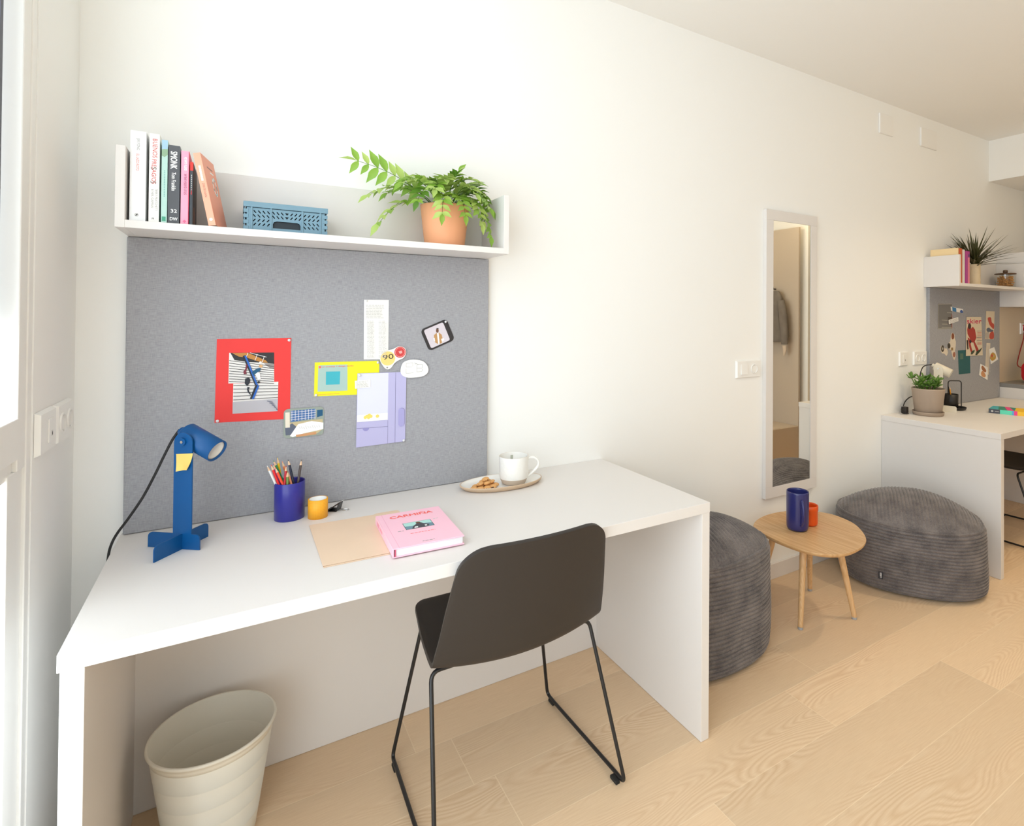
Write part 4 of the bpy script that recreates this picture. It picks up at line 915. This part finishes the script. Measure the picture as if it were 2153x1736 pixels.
# ------------------------------------------------------------------ chairs
def make_chair(label):
    t = thing('chair', label, 'chair', (.934, -.42, 0)); O = Vector((.934, -.42, 0))
    prof = []          # (y, z, half width, bulge back, sag)
    key = [(-.186, .4480, .196, 0, 0), (-.200, .4535, .201, 0, .004), (-.28, .4530, .214, 0, .014), (-.38, .4510, .230, .0, .020), (-.46, .4500, .239, .006, .025), (-.508, .4530, .2440, .014, .026),
           (-.536, .4600, .2470, .026, .022), (-.551, .4720, .2475, .036, .014), (-.562, .4960, .2450, .040, .006), (-.583, .546, .2380, .038, 0), (-.609, .618, .2285, .034, 0), (-.635, .690, .2170, .030, 0), (-.658, .752, .2070, .027, 0), (-.6715, .7900, .2010, .026, 0)]
    seg = []
    for i in range(len(key)-1):
        for q in range(7):
            t_ = q/7; p0, p1, p2, p3 = [key[max(0, min(len(key)-1, i+k))] for k in (-1, 0, 1, 2)]
            seg.append(tuple(.5*((2*b)+(c-a)*t_+(2*a-5*b+4*c-d)*t_*t_+(3*b-a-3*c+d)*t_**3) for a, b, c, d in zip(p0, p1, p2, p3)))
    seg.append(key[-1])
    # arc length for rounding the corners
    s = [0]
    for a, b in zip(seg, seg[1:]): s.append(s[-1]+math.hypot(b[0]-a[0], b[1]-a[1]))
    NU = 28; vs = []
    def hw(i):
        w_, r1, r2 = seg[i][2], .066, .050; d1 = s[-1]-s[i]; d0 = s[i]
        if d1 < r1: w_ -= r1-math.sqrt(max(0, r1*r1-(r1-d1)**2))
        if d0 < r2: w_ -= r2-math.sqrt(max(0, r2*r2-(r2-d0)**2))
        return w_
    for i, (y, z, _, bu, sg) in enumerate(seg):
        h_ = hw(i)
        for k in range(NU+1):
            u = -1+2*k/NU; x = h_*u; g = 1-(x/seg[i][2])**2
            vs.append(Vector((.934-.030*max(0, z-.44)/.3*.5-.006+x, y-bu*g, z-sg*g))-O)
    fs = [[i*(NU+1)+k, i*(NU+1)+k+1, (i+1)*(NU+1)+k+1, (i+1)*(NU+1)+k] for i in range(len(seg)-1) for k in range(NU)]
    o = MB().add(vs, fs, BLK, True).build('seat_shell', t)
    md = o.modifiers.new('thickness', 'SOLIDIFY'); md.thickness = .011; md.offset = 0; md.use_rim = True
    md = o.modifiers.new('edge', 'BEVEL'); md.width = .002; md.segments = 2; md.limit_method = 'ANGLE'; md.angle_limit = 1.0
    r = .0056; zf = .0125
    for sx, tf, ff, tr, rf in ((-1, (.742, -.245, .425), (.667, -.196, zf), (.690, -.500, .4215), (.662, -.643, zf)), (1, (1.126, -.245, .425), (1.195, -.192, zf), (1.170, -.500, .4215), (1.206, -.643, zf))):
        q = lambda *p: [Vector(v)-O for v in p]
        inn = -sx*.055
        MB().tube(fillet(q((tf[0]+inn, tf[1]-.004, tf[2]+.004), tf, ff, (ff[0], ff[1]-.055, zf)), .022), r, BLKROD, 12).build('leg', t)
        MB().tube(fillet(q((tr[0]+inn, tr[1]-.002, tr[2]+.001), tr, rf, (rf[0], rf[1]+.05, zf)), .026), r, BLKROD, 12).build('leg', t)
        MB().tube(q((ff[0], ff[1]-.054, zf), (rf[0], rf[1]+.049, zf)), r, BLKROD, 12).build('runner', t)
        for yy in (ff[1]-.035, rf[1]+.035): MB().box(ff[0]-.007-O.x, ff[0]+.007-O.x, yy-.016-O.y, yy+.016-O.y, 0.0004, .010, RUBBER, .002).build('glide', t)
    MB().tube([Vector(p)-O for p in ((.745, -.502, .4225), (1.115, -.502, .4225))], r, BLKROD, 12).build('cross_bar', t)
    MB().tube([Vector(p)-O for p in ((.797, -.249, .429), (1.071, -.249, .429))], r, BLKROD, 12).build('cross_bar', t)
    return t
ch = make_chair('black moulded chair on a sled frame at the near desk')
c2 = copy_tree(ch); c2.location = (4.425, -.40, 0); c2['label'] = 'black chair under the far desk, mostly hidden by its side panel'
ch['group'] = c2['group'] = 'black sled-base chairs'

# ------------------------------------------------------------------ waste bin
BIN = P('ivory_plastic', (226, 221, 208), .42)
bn = thing('waste_bin', 'round ivory plastic waste bin under the near desk', 'bin', (.2185, -.202, .0003))
outer = [(0, 0), (.094, 0), (.0965, .002)]
for i in range(5):
    z0_, z1_ = .004+.050*i, .004+.050*(i+1); r0 = .097+.0072*i; outer += [(r0, z0_), (r0+.0066, z1_-.0012), (r0+.0060, z1_-.0005), (r0+.0072, z1_)]
outer += [(.1345, .262), (.1362, .2700), (.1400, .2715), (.1412, .2745), (.1408, .2785), (.1385, .2800), (.1355, .2790)]
MB().lathe(outer, BIN, 72).build('bin_wall', bn)
inn = [(.1355, .2790), (.1328, .2700)]
for i in range(5)[::-1]: z1_ = .004+.050*(i+1); r0 = .097+.0072*i; inn += [(r0+.0048, z1_), (r0+.0042, z1_-.0010), (r0-.0018, .006+.050*i)]
inn += [(0, .0060)]
MB().lathe(inn, BIN, 72).build('bin_lining', bn)

# ------------------------------------------------------------------ poufs
def pouf(label, c, hx, hy, rot, hrim, rise, lean, ex, flare, taglbl=None):
    t = thing('pouf', label, 'pouf', (c[0], c[1], .0005), rot); NA = 360
    def R(a):
        ca, sa = abs(math.cos(a)), abs(math.sin(a)); return ((ca/hx)**ex+(sa/hy)**ex)**(-1/ex)
    rnd = random.Random(int(c[0]*100)); ph = [rnd.uniform(0, 6) for _ in range(6)]
    pitch = .0162; NZ = int(hrim/pitch*10)+1; vs = []; fs = []
    for i in range(NZ+1):
        z = hrim*i/NZ; u = i/NZ
        prof = 1+.030*math.sin(PI*u)**.8-flare*u
        if u < .10: prof -= .11*(1-u/.10)**2
        if u > .95: prof -= .035*((u-.95)/.05)**2
        for k in range(NA):
            a = 2*PI*k/NA; w_ = .0012*math.sin(7*a+ph[0]+u*3)+.0015*math.sin(3*a+ph[1]-u*4)
            rg = .0085*abs(math.sin(PI*(z+w_)/pitch))**.5 if .02 < u else 0
            r = R(a)*prof+rg+.004*math.sin(4*a+ph[2]+5*u)*math.sin(PI*u)
            vs.append((r*math.cos(a)+lean[0]*u, r*math.sin(a)+lean[1]*u, z+.006*math.sin(2*a+ph[3])*u))
    for i in range(NZ):
        for k in range(NA): fs.append([i*NA+k, i*NA+(k+1) % NA, (i+1)*NA+(k+1) % NA, (i+1)*NA+k])
    m = MB(); m.add(vs, fs, CORDUROY, True); m.add(vs[:NA], [list(range(NA))[::-1]], CORDUROY); m.build('side_cover', t)
    top = vs[-NA:]; NR = 130; tv = []; tf = []
    for i in range(NR+1):
        q = i/NR
        for k in range(NA):
            x, y, z = top[k]; px, py = lean[0]+(x-lean[0])*q, lean[1]+(y-lean[1])*q
            dome = rise*(1-q**2.3)*(1+.06*math.sin(3*px/hx+ph[4]))
            rg = .0085*abs(math.sin(PI*px/pitch))**.5*min(1, (1-q)*14+.15)
            tv.append((px, py, hrim+(z-hrim)*q+dome+rg))
    for i in range(NR):
        for k in range(NA): tf.append([i*NA+k, (i+1)*NA+k, (i+1)*NA+(k+1) % NA, i*NA+(k+1) % NA])
    MB().add(tv, tf, CORDUROY, True).build('top_cover', t)
    pp = []
    for k in range(0, NA, 2):
        a = 2*PI*k/NA; x, y, z = top[k]; pp.append((x*1.008, y*1.008, z+.001*math.sin(60*a)))
    MB().tube(pp+[pp[0]], .0055, CORDUROY, 8, False).build('piping', t)
    return t
p1 = pouf('grey corduroy pouf squeezed between the near desk and the round table', (1.862, -.238), .285, .222, 0, .420, .088, (.012, .006), 2.5, -.005)
p2 = pouf('grey corduroy pouf against the far desk panel, with a fabric tag', (3.222, -.362), .325, .255, math.radians(-56), .335, .105, (-.012, -.022), 2.35, .0)
# woven tag on the second pouf's front
Mi = (Matrix.Translation(p2.location) @ Matrix.Rotation(math.radians(-56), 4, 'Z')).inverted()
a0 = Vector((2.9215, -.3876, .090)); ax_ = Vector((.329, -.944, 0)); Mt = frame(a0, ax_, (0, 0, 1))
m = MB(); m.box(-.010, .010, -.017, .017, 0, .0012, P('dark_woven_tag', (34, 36, 44), .7), 0, Mi @ Mt)
m.text('O', .0075, WHITEP, Mi @ Mt @ Matrix.Translation((.0048, -.0125, .0016)) @ Matrix.Rotation(PI/2, 4, 'Z'), .02, .008)
for q in range(4): m.box(-.0035, .0050, -.0025+.0042*q, -.0005+.0042*q, .0012, .0015, WHITEP, 0, Mi @ Mt)
m.build('fabric_tag', p2, None, 'dark woven tag')

# ------------------------------------------------------------------ side table with two cups
ZB = .379
tbo = smooth_blob([(2.290, -.150), (2.410, -.098), (2.543, -.098), (2.660, -.148), (2.728, -.235), (2.728, -.330), (2.690, -.415), (2.587, -.518), (2.470, -.562), (2.345, -.556), (2.262, -.480), (2.238, -.345), (2.252, -.235)], 6)
tc = Vector((2.485, -.300))
tb = thing('side_table', 'small pebble-shaped oak side table between the two poufs', 'table', (tc.x, tc.y, 0))
m = MB(); lo_ = [(x-tc.x, y-tc.y) for x, y in tbo]; N = len(lo_)
def ringp(s_, z): return [(x*s_, y*s_, z) for x, y in lo_]
rs = [ringp(.955, ZB-.018), ringp(.985, ZB-.012), ringp(1.0, ZB-.004), ringp(.996, ZB)]
vs = sum(rs, []); fs = [[i*N+k, i*N+(k+1) % N, (i+1)*N+(k+1) % N, (i+1)*N+k] for i in range(3) for k in range(N)]
m.add(vs, fs, OAKTOP, True); m.add(rs[3], [list(range(N))], OAKTOP); m.add(rs[0], [list(range(N))[::-1]], OAKTOP); m.build('table_top', tb)
for fx_, fy_ in ((2.325, -.381), (2.600, -.455), (2.655, -.186), (2.352, -.118)):
    ft = Vector((fx_, fy_))-tc; tp_ = ft*.62
    lg = MB().tube([(tp_.x, tp_.y, ZB-.017), (ft.x, ft.y, .009)], .013, OAKLEG, 18, radii=[.0165, .0105]).build('leg', tb)
    MB().tube([(ft.x, ft.y, .010), (ft.x, ft.y, .0004)], .0112, P('grey_glide', (168, 168, 170), .5), 16).build('glide', lg)
NAVY = P('navy_glaze', (38, 42, 104), .3, coat=.3, bump=(30, .08, .004))
mu = thing('mug', 'tall navy blue ceramic mug on the oak side table', 'mug', (2.425, -.288, ZB+.0004))
MB().lathe([(0, 0), (.036, 0), (.044, .004), (.0475, .014), (.0485, .040), (.0488, .165), (.0485, .1715), (.0470, .1735), (.0450, .172), (.0440, .165), (.0435, .020), (.036, .010), (0, .009)], NAVY, 56).build('mug_body', mu)
ha = math.radians(-122); hx, hy = math.cos(ha), math.sin(ha)
hp = [Vector((r*hx, r*hy, z)) for r, z in ((.046, .142), (.056, .138), (.066, .122), (.070, .100), (.069, .075), (.062, .050), (.047, .032))]
pts = []
for i in range(len(hp)-1):
    p0, p1_, p2_, p3 = [hp[max(0, min(len(hp)-1, i+k))] for k in (-1, 0, 1, 2)]
    for q in range(5): tt = q/5; pts.append(.5*((2*p1_)+(p2_-p0)*tt+(2*p0-5*p1_+4*p2_-p3)*tt*tt+(3*p1_-p0-3*p2_+p3)*tt**3))
MB().tube(pts+[hp[-1]], .0062, NAVY, 12).build('handle', mu)
ORG = P('orange_glaze', (226, 84, 20), .35, coat=.2)
oc = thing('beaker', 'small orange ceramic beaker behind the navy mug', 'cup', (2.524, -.277, ZB+.0004))
MB().lathe([(0, 0), (.032, 0), (.036, .004), (.0372, .012), (.0372, .066), (.0390, .068), (.0390, .088), (.0375, .0905), (.0350, .089), (.0342, .08), (.0340, .010), (0, .008)], ORG, 48).build('beaker_wall', oc)

# ------------------------------------------------------------------ mirror, switches, sockets, blank plates
mi = thing('wall_mirror', 'tall narrow wall mirror in a grey-white frame', 'mirror', (2.7275, 0, .4206))
hw_, hh_, fw_ = .2042, 1.4708, .0535
for nm, a in (('frame_rail', (-hw_, hw_, 0, fw_)), ('frame_rail', (-hw_, hw_, hh_-fw_, hh_)), ('frame_stile', (-hw_, -hw_+fw_, fw_, hh_-fw_)), ('frame_stile', (hw_-fw_, hw_, fw_, hh_-fw_))):
    MB().box(a[0], a[1], -.022, -.0006, a[2], a[3], LAM, .0008).build(nm, mi)
MB().box(-hw_+fw_, hw_-fw_, -.0195, -.006, fw_, hh_-fw_, MIRROR).build('mirror_glass', mi)
def plate_wall(name, label, M, wdt, hgt, units, group=None):
    """switch / socket plate; M: local x along the wall, y up, z out of the wall, origin at the plate centre"""
    loc = M.translation.copy(); R_ = M.copy(); R_.translation = (0, 0, 0)
    t = thing(name, label, 'socket' if 'socket' in name else ('switch' if 'switch' in name else 'cover plate'), loc, 0, group)
    m = MB(); b = bmesh.new(); bmesh.ops.create_cube(b, size=1)
    for v in b.verts: v.co = Vector((v.co.x*wdt*(1 if v.co.z < 0 else .93), v.co.y*hgt*(1 if v.co.z < 0 else .90), .0006+(v.co.z+.5)*.010))
    m.bm(b, PLAST, False, R_); m.build('face_plate', t)
    for k, (kind, cx) in enumerate(units):
        if kind == 'rocker':
            m = MB(); b = bmesh.new(); bmesh.ops.create_cube(b, size=1)
            for v in b.verts: v.co = Vector((cx+v.co.x*.044, v.co.y*.050, .0106+(v.co.z+.5)*(.0015 if v.co.y > 0 else .0055)))
            m.bm(b, PLAST, False, R_); m.build('rocker', t)
        elif kind == 'socket':
            m = MB(); T_ = R_ @ Matrix.Translation((cx, 0, .0106))
            m.lathe([(.0235, 0), (.0232, .0035), (.0205, .0035), (.0198, -.0062), (0, -.0066)], PLAST, 32, T_); s_ = m.build('socket_well', t)
            m = MB()
            for dx in (-.0092, .0092): m.lathe([(.0026, -.0060), (0, -.0060)], BLACKHOLE, 12, T_ @ Matrix.Translation((dx, 0, 0)))
            for dy in (-.0185, .0185): m.box(-.002, .002, dy-.0022, dy+.0022, -.004, .003, PLASTG, 0, T_)
            m.build('contact', s_)
        elif kind == 'data':
            m = MB(); m.box(cx-.017, cx+.017, -.026, .026, .0106, .0128, PLAST, .0006, R_); q = m.build('insert', t)
            m = MB(); m.box(cx+.000, cx+.010, -.014, -.002, .0128, .0132, PLASTG, 0, R_); m.box(cx+.003, cx+.007, -.012, -.005, .0132, .0134, BLACKHOLE, 0, R_); m.build('port', q)
    return t
def onback(x, z): return frame((x, 0, z), (1, 0, 0), (0, 0, 1))
def onleft(y, z): return frame((XW, y, z), (0, 1, 0), (0, 0, 1))
plate_wall('switch_plate', 'white switch and socket plate just left of the mirror', onback(2.414, 1.083), .176, .087, [('rocker', -.036), ('socket', .036)])
plate_wall('data_plate', 'white data outlet plate beside the twin socket at the far desk', onback(3.826, 1.084), .098, .090, [('data', 0)])
plate_wall('twin_socket', 'white twin socket touching the far pin board edge', onback(4.020, 1.083), .160, .090, [('socket', -.036), ('socket', .036)])
plate_wall('data_plate', 'white data outlet plate nearest the window frame', onleft(-.281, 1.084), .122, .092, [('data', .012)])
plate_wall('twin_socket', 'white twin socket on the window wall near the room corner', onleft(-.137, 1.083), .136, .092, [('socket', -.033), ('socket', .033)])
for lab, x in (('square white blank plate high on the wall, nearer the mirror', 3.624), ('square white blank plate high on the wall, nearer the kitchen', 4.122)):
    b = MB(); b.box(-.073 if x < 4 else -.100, .073 if x < 4 else .100, -.012, -.0006, -.061, .061, PLAST, .002)
    tag(b.build('blank_plate', None, (x, 0, 2.529)), lab, 'cover plate')

# ------------------------------------------------------------------ far desk: pencil holder, book
ph = thing('pencil_holder', 'black pencil holder with a wire handle on a round dish, far desk', 'holder', (4.215, -.118, ZT+.0003))
BM = P('black_matt_metal', (28, 26, 26), .45)
MB().lathe([(0, 0), (.062, 0), (.068, .004), (.072, .016), (.0705, .0175), (.066, .008), (.060, .004), (0, .004)], BM, 40).build('dish', ph)
MB().lathe([(0, .005), (.040, .005), (.041, .100), (.0395, .1005), (.0390, .098), (.038, .008), (0, .008)], BM, 36, Matrix.Translation((-.022, .005, 0))).build('cup', ph)
dirx = Vector((.80, -.6, 0)); q0 = Vector((.006, -.004, 0))
MB().tube(fillet([q0-dirx*.041+Vector((0, 0, .006)), q0-dirx*.041+Vector((0, 0, .185)), q0+dirx*.041+Vector((0, 0, .185)), q0+dirx*.041+Vector((0, 0, .006))], .018), .0032, BM, 10).build('wire_handle', ph)
for lab, rgb, tip in (('orange pencil leaning in the black holder', (226, 150, 40), (-.062, -.006, .152)), ('black pen leaning in the black holder', (36, 34, 34), (-.054, .008, .160))):
    B = Vector((4.215-.012, -.118+.004, ZT+.0125)); T = Vector((4.215+tip[0], -.118+tip[1], ZT+tip[2])); d = (T-B)
    t = thing('pencil', lab, 'pencil', B, 0); MB().tube([(0, 0, 0), d*.88], .0036, P('stick_'+str(rgb[0]), rgb, .4), 8).build('shaft', t); MB().tube([d*.88, d], .0036, PW if rgb[0] > 100 else BM, 8, radii=[.0036, .0006]).build('tip', t)
fb = thing('book', 'thick multicoloured book lying on the far desk', 'book', (4.262, -.300, ZT+.0003), math.radians(-76))
c = MB(); W_, H_, T_ = .235, .165, .026
BT = P('print_teal_green', (30, 140, 118), .45); BTQ = P('print_cyan_teal', (60, 178, 190), .45); BPK = P('print_hot_pink', (236, 60, 140), .45); BYL = P('print_sun_yellow', (246, 196, 40), .45); BBL = P('print_light_blue', (90, 170, 226), .45); BSL = P('print_spine_slate', (70, 72, 84), .45); BAQ = P('print_aqua', (96, 220, 190), .45)
c.box(0, W_, 0, H_, 0, .002, BSL); c.box(0, W_, 0, H_, T_-.002, T_, BT); c.box(0, W_, -.0004, .002, 0, T_, BSL)
z = T_+.0001
for pts, mt in (([(0, 0), (.05, 0), (.03, H_), (0, H_)], BTQ), ([(.095, 0), (.13, 0), (.085, H_), (.06, H_)], BPK), ([(.13, 0), (W_, 0), (W_, H_), (.12, H_)], BYL)): c.poly([(x, y, z) for x, y in pts], mt)
for a, b_, mt in ((.058, .118, BAQ), (.118, .128, BBL), (.128, .145, BPK), (.145, W_, BYL)): c.poly([(a, -.0006, 0), (b_, -.0006, 0), (b_, -.0006, T_), (a, -.0006, T_)], mt)
c.add([(x, -.0006, y) for x, y in circ(.018, T_/2, .006)], [list(range(24))], INKL); c.poly([(.032, -.0006, .012), (.053, -.0006, .012), (.053, -.0006, .0145), (.032, -.0006, .0145)], INKL)
c.build('cover', fb); MB().box(.002, W_-.003, .002, H_-.003, .002, T_-.002, PAGES).build('page_block', fb)

# ------------------------------------------------------------------ kitchen end
KX = 5.131
kb = thing('kitchen_base_unit', 'white kitchen base unit at the end of the far desk', 'cabinet', (KX, 0, 0))
MB().box(0, 2.2, -.58, -.001, .10, .829, LAM, .001).build('carcass', kb)
for k in range(3): 
    d = MB().box(.004+.73*k, .727+.73*k, -.600, -.581, .104, .825, LAM, .001).build('door', kb)
    MB().box(.30+.73*k, .43+.73*k, -.612, -.600, .790, .800, CHROME, .002).build('handle', d)
MB().box(.0, 2.2, -.54, -.02, 0.001, .10, BM).build('plinth', kb)
b = MB(); b.box(0, 2.2, -.62, -.001, 0, .029, P('grey_stone_worktop', (138, 136, 134), .4, var=.06), .001)
tag(b.build('worktop', None, (KX, 0, .8295)), 'grey worktop on the kitchen base unit', 'worktop')
b = MB(); b.box(0, 2.2, -.010, -.001, 0, .569, P('beige_splashback', (214, 196, 172), .3), .0005)
tag(b.build('splashback', None, (KX, 0, .8598)), 'glossy beige kitchen splashback above the worktop', 'splashback')
ku = thing('kitchen_wall_unit', 'white kitchen wall unit next to the far shelf', 'cabinet', (KX-.012, 0, 1.43))
MB().box(0, 2.2, -.345, -.001, 0, .316, LAM, .001).build('carcass', ku)
MB().box(0, 2.2, -.345, -.001, .3165, .400, LAM, .0006).build('top_box', ku)
for k in range(3): MB().box(.004+.73*k, .727+.73*k, -.364, -.346, .002, .398, LAM, .001).build('door', ku)
tr_ = thing('toaster', 'red and steel toaster on the kitchen worktop', 'toaster', (5.245, -.195, .8598))
RG = P('red_gloss_plastic', (178, 18, 28), .25); ST = P('brushed_steel', (200, 196, 190), .28, metal=.9)
def tsec(s_): return [(x*s_, y*s_+.085) for x, y in rounded(.165, .150, .045, 6)]
MB().prism(tsec(.94), .018, .262, ST, frame((0, 0, 0), (0, 1, 0), (0, 0, 1)), True).build('steel_body', tr_)
for x0_, x1_ in ((0, .02), (.26, .28)): MB().prism(tsec(1.0), x0_, x1_, RG, frame((0, 0, 0), (0, 1, 0), (0, 0, 1)), True).build('end_cap', tr_)
MB().box(.01, .27, -.060, .060, 0.0003, .022, BM, .004).build('base', tr_)
MB().tube(fillet([(.05, .075, .10), (.10, .150, .12), (.215, .172, .22), (.285, .172, .32), (.290, .166, .400)], .08, 8), .004, P('red_cord', (150, 40, 36), .5), 8).build('power_cord', tr_)
m = MB(); m.tube([(.290, .166, .385), (.290, .166, .43)], .014, RG, 16, radii=[.008, .014]); m.box(.276, .304, .164, .1785, .405, .435, RG, .004); m.build('plug', tr_)
plate_wall('kitchen_socket', 'white socket plate above the toaster', frame((5.535, -.0102, 1.265), (1, 0, 0), (0, 0, 1)), .085, .090, [('socket', 0)])

# ------------------------------------------------------------------ what the mirror shows: wardrobe niche with a bench, a coat
TG = P('taupe_laminate', (196, 182, 166), .5)
wd = thing('wardrobe_niche', 'taupe wardrobe side with a low bench, seen in the mirror', 'wardrobe', (4.80, -1.55, 0))
MB().box(-.012, .012, -.66, 0, 0.001, 2.205, TG, .001).build('side_panel', wd)
MB().box(-.90, -.013, -.66, -.64, 0.001, 2.205, TG, .001).build('back_panel', wd)
bnc = MB().box(-.90, -.013, -.45, -.018, 0.285, .307, TG, .001).build('bench_seat', wd)
MB().box(-.90, -.013, -.018, 0, .004, .305, TG, .001).build('bench_front', wd)
MB().tube([(-.012, -.27, 1.62), (-.05, -.27, 1.62), (-.055, -.27, 1.64)], .006, BM, 10).build('coat_hook', wd)
CO = P('grey_tweed', (120, 112, 104), .9, var=.35)
co = thing('coat', 'grey tweed coat hanging in the niche, seen at the mirror edge', 'coat', (4.735, -1.82, 1.10))
pr = []
for i in range(26):
    u = i/25; z = .50*u; r = .10*(1-.55*u**2.5)+.02*math.sin(u*9)
    pr.append((r, z))
vs = []; n = 36
for r, z in pr:
    for k in range(n): a = 2*PI*k/n; q = 1+.10*math.sin(5*a+z*8); vs.append((r*.42*q*math.cos(a), r*1.5*q*math.sin(a), z))
fs = [[i*n+k, i*n+(k+1) % n, (i+1)*n+(k+1) % n, (i+1)*n+k] for i in range(25) for k in range(n)]
m = MB(); m.add(vs, fs, CO, True); m.add(vs[-n:], [list(range(n))], CO); m.build('body', co)
MB().tube([(-.02, .12, .40), (-.022, .15, .25), (-.02, .16, .08), (-.018, .165, -.02)], .04, CO, 14, radii=[.04, .045, .042, .036], flat=.6).build('sleeve', co)
MB().tube([(-.018, .165, -.03), (-.018, .168, -.07), (-.018, .160, -.13)], .02, P('pale_lining', (214, 196, 176), .8), 10, radii=[.026, .022, .008], flat=.5).build('cuff_lining', co)

# ------------------------------------------------------------------ camera
f_px, cx, cy = 1176.4284, 1240.0, 652.3588
yaw, roll, pitch = .5622, .0071, .0094
fwd = Vector((math.sin(yaw), math.cos(yaw), 0)); right = Vector((math.cos(yaw), -math.sin(yaw), 0)); up = Vector((0, 0, 1))
fwd, up = fwd*math.cos(pitch)+up*math.sin(pitch), up*math.cos(pitch)-fwd*math.sin(pitch)
right, up = right*math.cos(roll)+up*math.sin(roll), up*math.cos(roll)-right*math.sin(roll)
cam = bpy.data.cameras.new('camera'); co_ = bpy.data.objects.new('camera', cam); COL.objects.link(co_)
co_.matrix_world = Matrix(((right.x, up.x, -fwd.x, .2573), (right.y, up.y, -fwd.y, -1.9424), (right.z, up.z, -fwd.z, 1.3427), (0, 0, 0, 1)))
cam.sensor_fit = 'HORIZONTAL'; cam.sensor_width = 36; cam.lens = f_px/2153*36
cam.shift_x = (1076.5-cx)/2153; cam.shift_y = (cy-868)/2153; cam.clip_start = .02
SC.camera = co_

# ------------------------------------------------------------------ light
wld = bpy.data.worlds.new('sky'); SC.world = wld; wld.use_nodes = True
bg = wld.node_tree.nodes['Background']; bg.inputs['Color'].default_value = (.86, .95, 1.0, 1); bg.inputs['Strength'].default_value = 4.6
pl_ = bpy.data.lights.new('window_portal', 'AREA'); pl_.shape = 'RECTANGLE'; pl_.size = WY1-WY0; pl_.size_y = WZ1-WZ0; pl_.cycles.is_portal = True
po = bpy.data.objects.new('window_portal', pl_); COL.objects.link(po); po.location = (XW-.09, (WY0+WY1)/2, (WZ0+WZ1)/2)
po.rotation_euler = Matrix(((0, 0, -1), (1, 0, 0), (0, -1, 0))).to_euler()
def spot(x, y, watt, col=(1.0, .80, .55), r=.05):
    l = bpy.data.lights.new('ceiling_downlight', 'SPOT'); l.energy = watt; l.color = col; l.shadow_soft_size = r; l.spot_size = math.radians(122); l.spot_blend = 1.0
    o = bpy.data.objects.new('ceiling_downlight', l); COL.objects.link(o); o.location = (x, y, HC-.02); return o
spot(3.55, -1.08, 50)
spot(5.9, -.95, 48, (1.0, .74, .40)).location.z = 2.34
spot(4.65, -1.3, 20, (1.0, .80, .48))
spot(1.9, -2.3, 9)
lp = bpy.data.lights.new('added_ceiling_fill', 'POINT'); lp.energy = 8; lp.color = (1.0, .80, .50); lp.shadow_soft_size = .12  # unseen fill light, added to brighten the lowered ceiling and upper wall
lo2 = bpy.data.objects.new('added_ceiling_fill', lp); COL.objects.link(lo2); lo2.location = (4.05, -1.75, 2.42)
vs_ = SC.view_settings; vs_.view_transform = 'Standard'; vs_.look = 'None'; vs_.exposure = -0.06; vs_.gamma = 1; vs_.use_curve_mapping = False
SC.cycles.max_bounces = 10; SC.cycles.diffuse_bounces = 6; SC.cycles.glossy_bounces = 4; SC.cycles.transmission_bounces = 6; SC.cycles.transparent_max_bounces = 8
SC.cycles.caustics_reflective = False; SC.cycles.caustics_refractive = False; SC.cycles.sample_clamp_indirect = 6
SC.cycles.use_denoising = True
